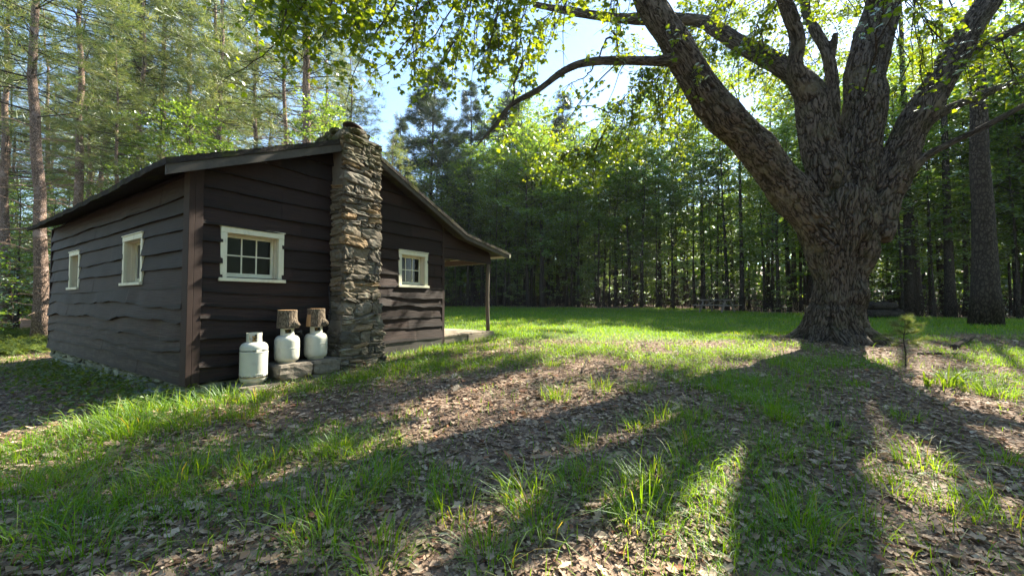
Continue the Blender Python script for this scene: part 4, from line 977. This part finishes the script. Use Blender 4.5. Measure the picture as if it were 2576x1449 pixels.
    for i in order:
        p, r, nl = CL[i]
        src = p+np.array([0, 0, .9 if i < seen else -.4])     # leaves in sight hang from above
        dd = np.linalg.norm(NA-src, axis=1)+.6*np.maximum(0, p[2]-NA[:, 2]-2)*(i < seen)
        a = NA[dd.argmin()]; L = np.linalg.norm(p-a); m = max(4, int(L/.35)+2); t = np.linspace(0, 1, m)[:, None]
        mid = (a+p)/2+np.array([0, 0, .18*L])+rg.normal(0, .07*L, 3)
        P = a*(1-t)**2+2*mid*t*(1-t)+p*t*t+rg.normal(0, .018, (m, 3))*(t*(1-t)*4)
        bm_.tube(P, np.linspace(.006+.0055*min(L, 5), .004, m), 5 if L < 2 else 7, .4, 0, cap=False)
        if L > .5: NA = np.concatenate([NA, P[1:-1:2]])
        tw = []
        for k in range(5):
            d = rg.normal(0, 1, 3)*np.array([1, 1, .6]) + np.array([0, 0, -.25]); Q = curve(P[-1-int(rg.integers(0, min(3, m-1)))], d, r*rg.uniform(.8, 1.5), 4, rg, .07, .15); tw.append(Q)
            bm_.tube(Q, [.005, .004, .003, .0015], 3, .4, 0, cap=False)
        ti = rg.integers(0, 5, nl); TW = np.array(tw); s = rg.uniform(.1, 3, nl); si = np.minimum(s.astype(int), 2); f = (s-si)[:, None]
        c = TW[ti, si]*(1-f)+TW[ti, si+1]*f+rg.normal(0, r*.22, (nl, 3))
        C_.append(c); D_.append(np.column_stack([rg.normal(0, 1, nl), rg.normal(0, 1, nl), rg.normal(-.55, .4, nl)]))
        S_.append(rg.uniform(.055, .105, nl)*(1 if i < seen else 1.15)); R_.append(np.clip(rg.normal(.5, .2, nl)+rg.normal(0, .12), 0, 1))
    for Y_, pl in HANG:
        P = np.array([at(u, v, Y_+.25*j) for j, (u, v) in enumerate(pl)]); a = NA[np.linalg.norm(NA-P[0]-[0, 0, .6], axis=1).argmin()]
        P = np.concatenate([[a, (a+P[0])/2+[0, 0, .25]], P]); t = np.linspace(0, len(P)-1, 22); Q = np.stack([np.interp(t, range(len(P)), P[:, j]) for j in range(3)], 1); Q[1:-1] = (Q[:-2]+2*Q[1:-1]+Q[2:])/4+rg.normal(0, .012, (20, 3))
        bm_.tube(Q, np.linspace(.022, .004, 22), 6, .4, 0, cap=False)
        for k in range(9):
            j = int(rg.integers(8, 21)); T = curve(Q[j], (rg.normal(0, 1), rg.normal(0, 1), rg.normal(-.6, .3)), rg.uniform(.25, .7), 4, rg, .08, .15); bm_.tube(T, [.006, .004, .003, .0015], 4, .4, 0, cap=False)
            nl = 7; s = rg.uniform(.5, 3, nl); si = np.minimum(s.astype(int), 2); f = (s-si)[:, None]; C_.append(T[si]*(1-f)+T[si+1]*f+rg.normal(0, .05, (nl, 3))); D_.append(rg.normal(0, 1, (nl, 3))+[0, 0, -.5]); S_.append(rg.uniform(.06, .11, nl)); R_.append(rg.uniform(.2, .8, nl))
    c = np.concatenate(C_); d = np.concatenate(D_); n = len(c); nn = np.column_stack([rg.normal(0, .55, n), rg.normal(0, .55, n), np.ones(n)])
    bm_.cards(c, d, nn, np.concatenate(S_), MAPLE, MAPLEF, np.concatenate(R_), 1)
    bm_.v = [v-base for v in bm_.v]
    bm_.build('crown', [M['twig'], M['maple_leaf']], tree)
HANG = [(5.6, [(1030,-90),(1003,0),(933,95),(891,178),(867,265)]), (5.4, [(800,-80),(771,0),(705,100),(626,166),(560,205)]), (6.0, [(1190,-80),(1153,0),(1099,83),(1016,153),(954,195)]),
        (6.6, [(1200,-90),(1198,0),(1194,90),(1192,174)]), (6.6, [(1270,-90),(1260,0),(1240,90),(1223,190)]), (5.5, [(950,-90),(900,0),(820,80),(760,150),(690,200)]), (7.0, [(1420,-80),(1400,10),(1392,90),(1370,160)]), (5.8, [(1080,-80),(1050,0),(1040,90),(985,150),(930,190)]),
        (7.9, [(1560,150),(1546,166),(1492,220),(1451,265),(1410,328),(1389,386)]), (8.2, [(1730,200),(1717,216),(1679,257),(1650,315)]), (8.3, [(1725,195),(1708,212),(1665,275),(1629,344)]), (6.95, [(1290,265),(1275,290),(1268,330),(1262,362)]), (7.5, [(1500,160),(1478,190),(1440,205),(1400,250)])]
def sun_gap(x, y):
    """where the crown is open enough to let the sun through to the ground"""
    a = (math.sin(R(SUN_AZ)), math.cos(R(SUN_AZ))); al = x*a[0]+y*a[1]; ac = x*a[1]-y*a[0]
    n = float(fbm2(np.array(ac*.85), np.array(al*.30), 61, 3))
    f = .07 + .08*float(smooth(1.5, 3.5, x))*float(smooth(6.5, 5, y)) + .14*float(smooth(8.5, 10.5, y))
    return n + f
def keep_leaf(p):
    k = (p[2]-.5)/SUNV[2]; q = p-SUNV*k
    return sun_gap(q[0], q[1]) < 0
maple()
# ---------------------------------------------------------------- the wood round the clearing
PR = {}
PR['edge'] = [broadleaf(100+i, 10.5, .20, 2.8, 38, .135, 14, M['dark_bark'], M['wood_leaf']) for i in range(4)]
PR['tall'] = [broadleaf(120+i, 16.0, .34, 2.6, 32, .19, 7, M['dark_bark'], M['wood_leaf'], r0=.14, lean=.012, dead=26) for i in range(3)]
PR['pole'] = [broadleaf(140+i, 12.0, .40, 1.5, 24, .17, 8, M['dark_bark'], M['wood_leaf'], r0=.065, lean=.02, dead=22) for i in range(2)]
PR['bole'] = [broadleaf(150+i, 19.0, .82, 1.5, 10, .19, 9, M['dark_bark'], M['wood_leaf'], r0=.16, lean=.01, dead=34) for i in range(2)]
PR['sap'] = [broadleaf(160+i, 3.6, .12, 1.25, 16, .13, 7, M['dark_bark'], M['wood_leaf'], r0=.022, dead=2) for i in range(3)]
PR['pine'] = [conifer(200+i, 21, .21, .40, .06, 2.6, .26, M['pine_bark'], M['needle'], .42, fill=.62) for i in range(3)]
PR['bare'] = [conifer(220+i, 20, .20, .50, .10, 2.7, .26, M['pine_bark'], M['needle'], .38, fill=.6, twin=(i == 1)) for i in range(2)]
PR['spruce'] = [conifer(240+i, 18, .19, .10, .06, 3.0, .34, M['dark_bark'], M['needle_dark'], .46, cone=True, fill=.9, up=.12) for i in range(1)] + [conifer(250, 18, .2, .14, .06, 3.4, .36, M['dark_bark'], M['needle_dark'], .5, fill=1.1, up=.2)]
RG = rng_(77)
def gpos(u, Y): x = (u-1288)/FOC*Y; return (x, Y, float(gz(x, Y))-.05)
def pick(k): L = PR[k]; return L[int(RG.integers(len(L)))]
def rot(): return RG.uniform(0, 6.28)
PG = 'pines behind and beside the cabin'
# pines one can tell apart, from the photograph
for (k, i, name, u, Y, s, label) in [
    ('pine', 0, 'pine_tree', 104, 15.0, 1.0, 'nearest tall pine, thick pinkish trunk rising just left of the cabin'),
    ('pine', 1, 'pine_tree', 12, 19.0, .95, 'pine at the far left behind the bright ferns'),
    ('bare', 0, 'pine_tree', 193, 20.0, 1.15, 'dark trunked pine rising over the low end of the cabin eave'),
    ('bare', 0, 'pine_tree', 224, 24.0, .8, 'slim pine close beside the dark trunked pine'),
    ('bare', 0, 'pine_tree', 284, 20.0, .72, 'straight slim pine with a pale trunk above the cabin eave'),
    ('bare', 0, 'pine_tree', 332, 25.0, 1.2, 'dark slender pine right of the slim pale trunked pine'),
    ('pine', 1, 'pine_tree', 395, 28.0, 1.4, 'tall pine behind the bright leafy tree over the left roof slope'),
    ('pine', 2, 'pine_tree', 470, 31.0, 1.5, 'tall pine far behind the middle of the left roof slope'),
    ('pine', 0, 'pine_tree', 545, 27.0, 1.35, 'tall pine left of the half bare pines above the roof'),
    ('bare', 0, 'pine_tree', 632, 23.0, 1.0, 'half bare pine with tan dead twigs above the left roof slope'),
    ('bare', 0, 'pine_tree', 718, 21.5, .95, 'half bare pine just left of the twin trunked pine'),
    ('bare', 1, 'pine_tree', 772, 19.5, 1.1, 'twin trunked pine with dead branches left of the chimney top'),
    ('bare', 0, 'pine_tree', 880, 27.0, .9, 'pine with pale dead twigs directly behind the chimney'),
    ('bare', 0, 'pine_tree', 980, 24.0, .55, 'small tan twigged pine right of the chimney')]:
    plant(PR[k][i], name, gpos(u, Y), s, rot(), label, 'pine tree', PG, tilt=(0, R(1.3) if u == 104 else RG.normal(0, .008)))
for (u, Y, s, label) in [(1085, 31, 1.03, 'dark conical spruce right of the chimney, leftmost of the tall dark spruces'), (1190, 34, 1.05, 'second dark spruce, between the chimney and the hanging maple sprays'), (1275, 37, 1.08, 'third dark spruce under the yellow hanging maple leaves'), (1420, 36, 1.05, 'blue green spruce below the patch of open sky'), (1010, 36, .95, 'dull spruce close behind the chimney cap'), (1600, 38, 1.0, 'dark spruce seen under the long bent maple branch'), (1500, 42, 1.0, 'far spruce between two spruces below the open sky')]:
    plant(PR['spruce'][int(RG.integers(2))], 'spruce_tree', gpos(u, Y), s, rot(), label, 'spruce tree', 'dark spruces beyond the lawn')
for (u, Y, w_, label) in [(2478, 13.5, 1.9, 'thick dark trunked tree at the right edge of the clearing'), (2290, 19, 1.2, 'dark tree standing just right of the big maple trunk'), (1866, 24, .85, 'straight pole like tree behind the picnic table'), (2390, 18, 1.1, 'dark tree midway between the maple and the thick trunk on the right')]:
    k = 'bole'; e = plant(PR[k][int(RG.integers(2))], 'forest_tree', gpos(u, Y), w_ if w_ < 1.3 else 1.0, rot(), label, 'tree', 'trees of the wood beyond the lawn')
    if w_ > 1.3: e.scale = (2.1, 2.1, 1.0)
for (u, Y, s, label) in [(300, 24, 1.05, 'leafy tree between slim pines above the cabin eave'), (395, 22, 1.1, 'bright leafy tree over the low end of the left roof slope'), (470, 24, 1.2, 'tall leafy tree between the cabin roof and the hanging maple leaves'), (545, 21, 1.0, 'rounded bright leafy tree above the middle of the left roof slope'), (165, 26, .9, 'leafy tree behind the nearest tall pine'), (45, 21, .75, 'bright leafy tree at the far left edge above the ferns')]:
    plant(PR['edge'][int(RG.integers(3))], 'leafy_tree', gpos(u, Y), s, rot(), label, 'tree', 'leafy trees behind the cabin')
# the crowded wood: leafy edge, slender poles, tall dark trunks
def crowd(n, kind, name, label, group, xr, yr, smin, smax, gap, cat='tree', ok=None, need=0):
    k = 0; tries = 0
    while k < n and tries < 6000:
        tries += 1
        x = RG.uniform(*xr); y = yr(x) if callable(yr) else RG.uniform(*yr)
        if abs(x) > 1.34*y+2 or y < 8 or in_cabin(np.array(x), np.array(y), 1.2): continue
        if ok and not ok(x, y): continue
        if min((math.hypot(x-a, y-b) for a, b in PLACED), default=9) < gap: continue
        H = {'edge': 10.5, 'tall': 16, 'pole': 12, 'sap': 3.6, 'pine': 21, 'bare': 20, 'spruce': 18}[kind]; s = RG.uniform(smin, smax); hm = hmax(x, y)
        if s*H > hm:
            if hm/H < smin*.62: continue
            s = hm/H
        plant(pick(kind), name, (x, y, float(gz(x, y))-.05), s, rot(), label, cat, group, tilt=(RG.normal(0, .015), RG.normal(0, .015))); k += 1
ed = lambda a, b: (lambda x: float(edge_y(x))+RG.uniform(a, b))
crowd(58, 'edge', 'leafy_tree', 'leafy green tree among the crowded edge of the wood behind the lawn', 'leafy trees along the edge of the wood', (-9, 34), ed(.3, 4.5), .75, 1.25, .9)
crowd(84, 'pole', 'slender_tree', 'slender dark stemmed tree crowded at the edge of the wood', 'slender trees along the edge of the wood', (-8, 32), ed(-.1, 5), .6, 1.1, .5)
crowd(84, 'tall', 'forest_tree', 'tall dark trunk in the crowded wood beyond the lawn', 'trees of the wood beyond the lawn', (-4, 50), ed(2, 22), .75, 1.25, 1.0)
crowd(30, 'sap', 'sapling', 'small leafy sapling among dark trunks at the lawn end', 'saplings at the edge of the wood', (-8, 30), ed(0, 3.5), .5, 1.1, .5)
lf = lambda x, y: x < -.30*y-1
crowd(11, 'pine', 'pine_tree', 'pine in the crowd of trunks far behind the cabin', PG, (-60, -6), (24, 48), 1.0, 1.5, 1.6, 'pine tree', lf)
crowd(8, 'bare', 'pine_tree', 'pine in the crowd of trunks far behind the cabin', PG, (-50, -14), (26, 44), .9, 1.3, 1.6, 'pine tree', lf)
crowd(22, 'edge', 'leafy_tree', 'bright leafy tree among pines behind the cabin', 'leafy trees behind the cabin', (-42, -6), (17, 38), .55, 1.1, 1.2, 'tree', lf)
crowd(24, 'sap', 'sapling', 'sunlit leafy sapling left of the cabin', 'saplings left of the cabin', (-30, -11), (12.5, 22), .6, 1.3, .7, 'tree', lf)

def mass(name, label, seed, n, rr, ang, zr, size, mat, trunks, low=1.0):
    rg = rng_(seed); mb = MB(); r = rg.uniform(*rr, n); a = R(1)*rg.uniform(*ang, n); x = r*np.sin(a); y = r*np.cos(a)
    top = zr[1]*(.72+.28*fbm2(x*.12, y*.12, seed, 3))*(low+(1-low)*smooth(-14, 4, x)); z = gz(x, y)+zr[0]+(top-zr[0])*rg.uniform(0, 1, n)**.8
    cl = vnoise(np.stack([x*.35, y*.35, z*.5], -1)) > -.35; x, y, z = x[cl], y[cl], z[cl]; n = len(x)
    mb.cards(np.stack([x, y, z], -1), rg.normal(0, 1, (n, 3)), rg.normal(0, .5, (n, 3))+[0, 0, 1], rg.uniform(.6, 1.3, n)*size, DIAM, DIAMF, np.clip(rg.normal(.45, .25, n), 0, 1), 0)
    for i in range(trunks):
        q = rg.uniform(*rr); b = R(rg.uniform(*ang)); X, Y = q*math.sin(b), q*math.cos(b); g = float(gz(X, Y)); mb.tube([(X, Y, g-.2), (X+rg.normal(0, .1), Y, g+6), (X+rg.normal(0, .3), Y, g+14)], [.2, .15, .06], 7, .5, 1, cap=False)
    o = mb.build(name, [mat, M['dark_bark']]); tag(o, label, 'wood', kind='stuff')
mass('far_woods', 'far leafy wood that closes the view behind all the single trees', 301, 170000, (44, 68), (-58, 66), (.0, 14.5), .6, M['wood_leaf'], 110, .5)
mass('side_woods', 'leafy wood round the near side of the clearing', 302, 60000, (15, 26), (66, 290), (.1, 16), .45, M['wood_leaf'], 60)

def undergrowth():
    rg = rng_(91); mb = MB()
    for i in range(5200):                       # dead brush and whips between the trunks
        x = rg.uniform(-14, 42); y = float(edge_y(x))+rg.uniform(-.2, 9)
        if abs(x) > 1.34*y+1: continue
        z = float(gz(x, y)); a = rg.uniform(0, 6.28); h = rg.uniform(.3, 2.6)*rg.uniform(.4, 1); l = h*rg.uniform(.1, .9)
        mb.tube([(x, y, z-.05), (x+.5*l*math.cos(a), y+.5*l*math.sin(a), z+.6*h), (x+l*math.cos(a), y+l*math.sin(a), z+h*rg.uniform(.6, 1))], [.014, .010, .004], 3, .5, 1, cap=False)
    n = 9000; x = rg.uniform(-14, 42, n); y = edge_y(x)+rg.uniform(.5, 12, n); k = (np.abs(x) < 1.35*y+2) & (fbm2(x*.3, y*.3, 17, 3) > .1); x, y = x[k], y[k]; n = len(x)
    mb.cards(np.column_stack([x, y, gz(x, y)+rg.uniform(.05, 1, n)**1.8*1.6]), rg.normal(0, 1, (n, 3))*[1, 1, .4], rg.normal(0, .5, (n, 3))+[0, 0, 1], rg.uniform(.08, .16, n), DIAM, DIAMF, np.clip(rg.normal(.4, .25, n), 0, 1))
    tag(mb.build('undergrowth', [M['wood_leaf'], M['dark_bark']]), 'dead brush and low leaves between the trunks of the wood', 'undergrowth', kind='stuff')
undergrowth()
# ferns and low green by the cabin
def ferns():
    rg = rng_(55); mb = MB(); C_, D_, N_, S_ = [], [], [], []
    n = 900; k = 0
    while k < n:
        y = rg.uniform(10.8, 19); x = rg.uniform(-26, -9.5)
        if in_cabin(np.array(x), np.array(y), .35) or x > -.9*y+.4: continue
        k += 1; z = float(gz(x, y))
        for f in range(5):
            a = rg.uniform(0, 6.28); L = rg.uniform(.3, .6); el = rg.uniform(.6, 1.2)
            for q in np.linspace(.2, 1, 7):
                p = (x+L*q*math.cos(a)*math.cos(el*.8), y+L*q*math.sin(a)*math.cos(el*.8), z+L*(q*math.sin(el)-.35*q*q)); 
                for sd in (-1, 1): C_.append(p); D_.append((math.cos(a+sd*1.2), math.sin(a+sd*1.2), -.1)); S_.append(.15*(1.1-q*.8)); N_.append((0, 0, 1))
    # dim weeds by the foundation
    for i in range(900):
        s = rg.uniform(-.3, 7.5); o = abs(rg.normal(.1, .45))+.06; X, Y, _ = cw(-o, s, 0); z = float(gz(X, Y))
        for f in range(4): C_.append((X+rg.normal(0, .06), Y+rg.normal(0, .06), z+rg.uniform(.02, .16))); D_.append(tuple(rg.normal(0, 1, 3)*[1, 1, .3])); N_.append((rg.normal(0, .4), rg.normal(0, .4), 1)); S_.append(rg.uniform(.04, .08))
    n = len(C_); mb.cards(np.array(C_), np.array(D_), np.array(N_, float), np.array(S_), DIAM, DIAMF, rg.uniform(0, 1, n))
    tag(mb.build('ferns', M['fern']), 'low ferns and weeds beside and beyond the cabin', 'ferns', kind='stuff')
ferns()

# pine sapling, strap leaved plant, weed
def small_pine():
    x, y = atg(2278, 922); rg = rng_(66); z = float(gz(x, y)); e = tag(empty('pine_sapling', (x, y, z)), 'knee high pine sapling in the litter right of the big maple', 'sapling')
    tm = MB(); P = np.array([(0, 0, -.03), (.01, 0, .2), (-.01, .01, .42), (.015, 0, .62), (.01, .0, .76)]); tm.tube(P, [.012, .010, .008, .006, .003], 7); cm = MB(); C_, D_ = [], []
    for q, n, L in ((.36, 5, .34), (.50, 5, .27), (.62, 5, .20), (.72, 4, .10)):
        for i in range(n):
            a = i*6.283/n+rg.normal(0, .3); B = curve((0, 0, q), (math.cos(a), math.sin(a), rg.normal(.3, .2)), L*rg.uniform(.5, 1.35), 5, rg, .02, .08); tm.tube(B, [.006, .005, .004, .003, .002], 5, cap=False); m = 26; t = rg.uniform(.35, 1, m)*4; j = np.minimum(t.astype(int), 3); f = (t-j)[:, None]
            C_.append(B[j]*(1-f)+B[j+1]*f); D_.append(unit(B[-1]-B[0])+rg.normal(0, .5, (m, 3))+[0, 0, .2])
    c = np.concatenate(C_); n = len(c); tm.build('trunk', M['twig'], e); cm.cards(c, np.concatenate(D_), rg.normal(0, 1, (n, 3)), rg.uniform(.06, .10, n), [(a, b*.5, c_*.5) for a, b, c_ in TUFT], TUFTF, rg.uniform(0, 1, n)); cm.build('crown', M['needle'], e)
small_pine()
def strap_plant(u, v, n, L, label):
    x, y = atg(u, v); rg = rng_(int(u)); mb = MB(); a = rg.uniform(0, 6.28, n); r = rg.uniform(0, .16, n); px = x+r*np.cos(a); py = y+r*np.sin(a)*.8
    blades(mb, px, py, rg.uniform(.6, 1.1, n)*L, rg.uniform(.016, .03, n), rg, .8, az=a+rg.normal(0, .6, n)); tag(mb.build('strap_plant', M['straps']), label, 'plant', 'bright strap leaved plants')
strap_plant(2330, 968, 14, .26, 'small strap leaved plant left of the bigger yellow green one')
strap_plant(2385, 975, 26, .36, 'largest bright yellow green strap leaved plant right of the maple')
strap_plant(2440, 978, 12, .28, 'strap leaved plant at the right end of its yellow green clump')
strap_plant(2158, 972, 9, .16, 'single bright tuft in the sunny strip before the maple')

# picnic table
def picnic():
    x, y, z = gpos(1803, 22.4); e = tag(empty('picnic_table', (x, y, z+.06), R(-57)), 'weathered dark picnic table with attached benches at the end of the lawn', 'picnic table')
    b = MB()
    for i in range(5): b.box((-.92, -.37+i*.15, .70), (.92, -.37+i*.15+.14, .74))
    b.build('tabletop', M['table'], e)
    for s in (-1, 1):
        b = MB(); b.box((-.92, s*.70-.13, .41), (.92, s*.70-.005, .45)); b.box((-.92, s*.70+.005, .41), (.92, s*.70+.13, .45)); b.build('bench', M['table'], e)
    for sx in (-.62, .62):
        for s in (-1, 1):
            b = MB(); top = np.array([sx, s*.22, .70]); bot = np.array([sx, s*.66, -.02]); d = (bot-top)/2; b.obox((top+bot)/2, d, np.array([.022, 0, 0]), unit(np.cross(d, [1, 0, 0]))*.05); b.build('leg', M['table'], e)
        b = MB(); b.box((sx-.065, -.80, .36), (sx-.024, .80, .408)); b.box((sx-.065, -.35, .64), (sx-.024, .35, .698)); b.build('cross_beam', M['table'], e)
    for s in (-1, 1):
        b = MB(); top = np.array([s*.12, 0, .68]); bot = np.array([s*.57, 0, .40]); d = (bot-top)/2; b.obox((top+bot)/2, d, np.array([0, .022, 0]), unit(np.cross(d, [0, 1, 0]))*.04); b.build('brace', M['table'], e)
picnic()

def log(p, q, r, label, name='fallen_log', mat=None, cat='log', n=12, sg=3):
    rg = rng_(int(abs(p[0])*100)); t = np.linspace(0, 1, 12)[:, None]; P = np.array(p)*(1-t)+np.array(q)*t+rg.normal(0, r*.12, (12, 3)); mb = MB(); mb.tube(P, r*(1+rg.normal(0, .06, 12)), n); tag(mb.build(name, mat or M['dark_bark'], smoothf=True), label, cat)
def G(u, v, up=0.0): x, y = atg(u, v); return (x, y, float(gz(x, y))+up)
a, b = gpos(2185, 17.5), gpos(2262, 17.8)
log((a[0], a[1], a[2]+.22), (b[0], b[1], b[2]+.2), .20, 'lower of two dark logs lying behind the maple trunk')
log((a[0]+.1, a[1]+.1, a[2]+.58), (b[0]-.1, b[1]+.1, b[2]+.56), .17, 'upper of two dark logs lying behind the maple trunk')
log(G(2400, 880, .05), G(2450, 858, .12), .05, 'dark broken stick on the grass right of the pine sapling', 'fallen_branch', M['twig'], 'branch')
for (u0, v0, u1, v1, r, lab) in [(1462, 940, 1480, 905, .012, 'thin curved twig standing out of the litter before the lawn'), (2310, 893, 2420, 893, .022, 'dark stick lying along the edge of the grass by the pine sapling'), (1090, 1088, 1150, 1062, .012, 'short twig on the bare reddish ground before the cabin'), (2085, 1075, 2112, 1070, .03, 'black lump of rotten wood in the shade of the maple')]:
    log(G(u0, v0, .015), G(u1, v1, .03 if r < .02 else .02), r, lab, 'fallen_branch', M['twig'], 'branch', 7)
for (u, Y, du, h, lab) in [(1985-1288+1288-5, 26, -12, 1.5, 'pale broken stick leaning in the dark wood left of the picnic table'), (1722, 27.5, 14, 1.2, 'pale dead stick leaning against dark trunks beyond the lawn'), (1505, 29, 10, 1.6, 'pale leaning stick among slender trunks beyond the lawn')]:
    a = gpos(u, Y); b = gpos(u+du, Y); log((a[0], a[1], a[2]), (b[0], b[1], b[2]+h), .03, lab, 'dead_stick', M['dead_twig'], 'stick', 7)
def veil():  # scattering volume added to imitate lens flare and lift the dark wood
    m, nt, nd, lk = nm('thin_veil'); v = nd.new('ShaderNodeVolumePrincipled'); v.inputs['Color'].default_value = (.88, .94, 1, 1); v.inputs['Density'].default_value = .00028; v.inputs['Anisotropy'].default_value = .3
    o = nd.new('ShaderNodeOutputMaterial'); lk.new(v.outputs[0], o.inputs['Volume']); mb = MB(); mb.box((-140, -75, -6), (145, 185, 46)); tag(mb.build('veil', m), 'thin haze between the trees', 'veil', kind='stuff')
veil()
print('built in %.1f s' % (time.time()-T0), 'objects', len(bpy.data.objects))
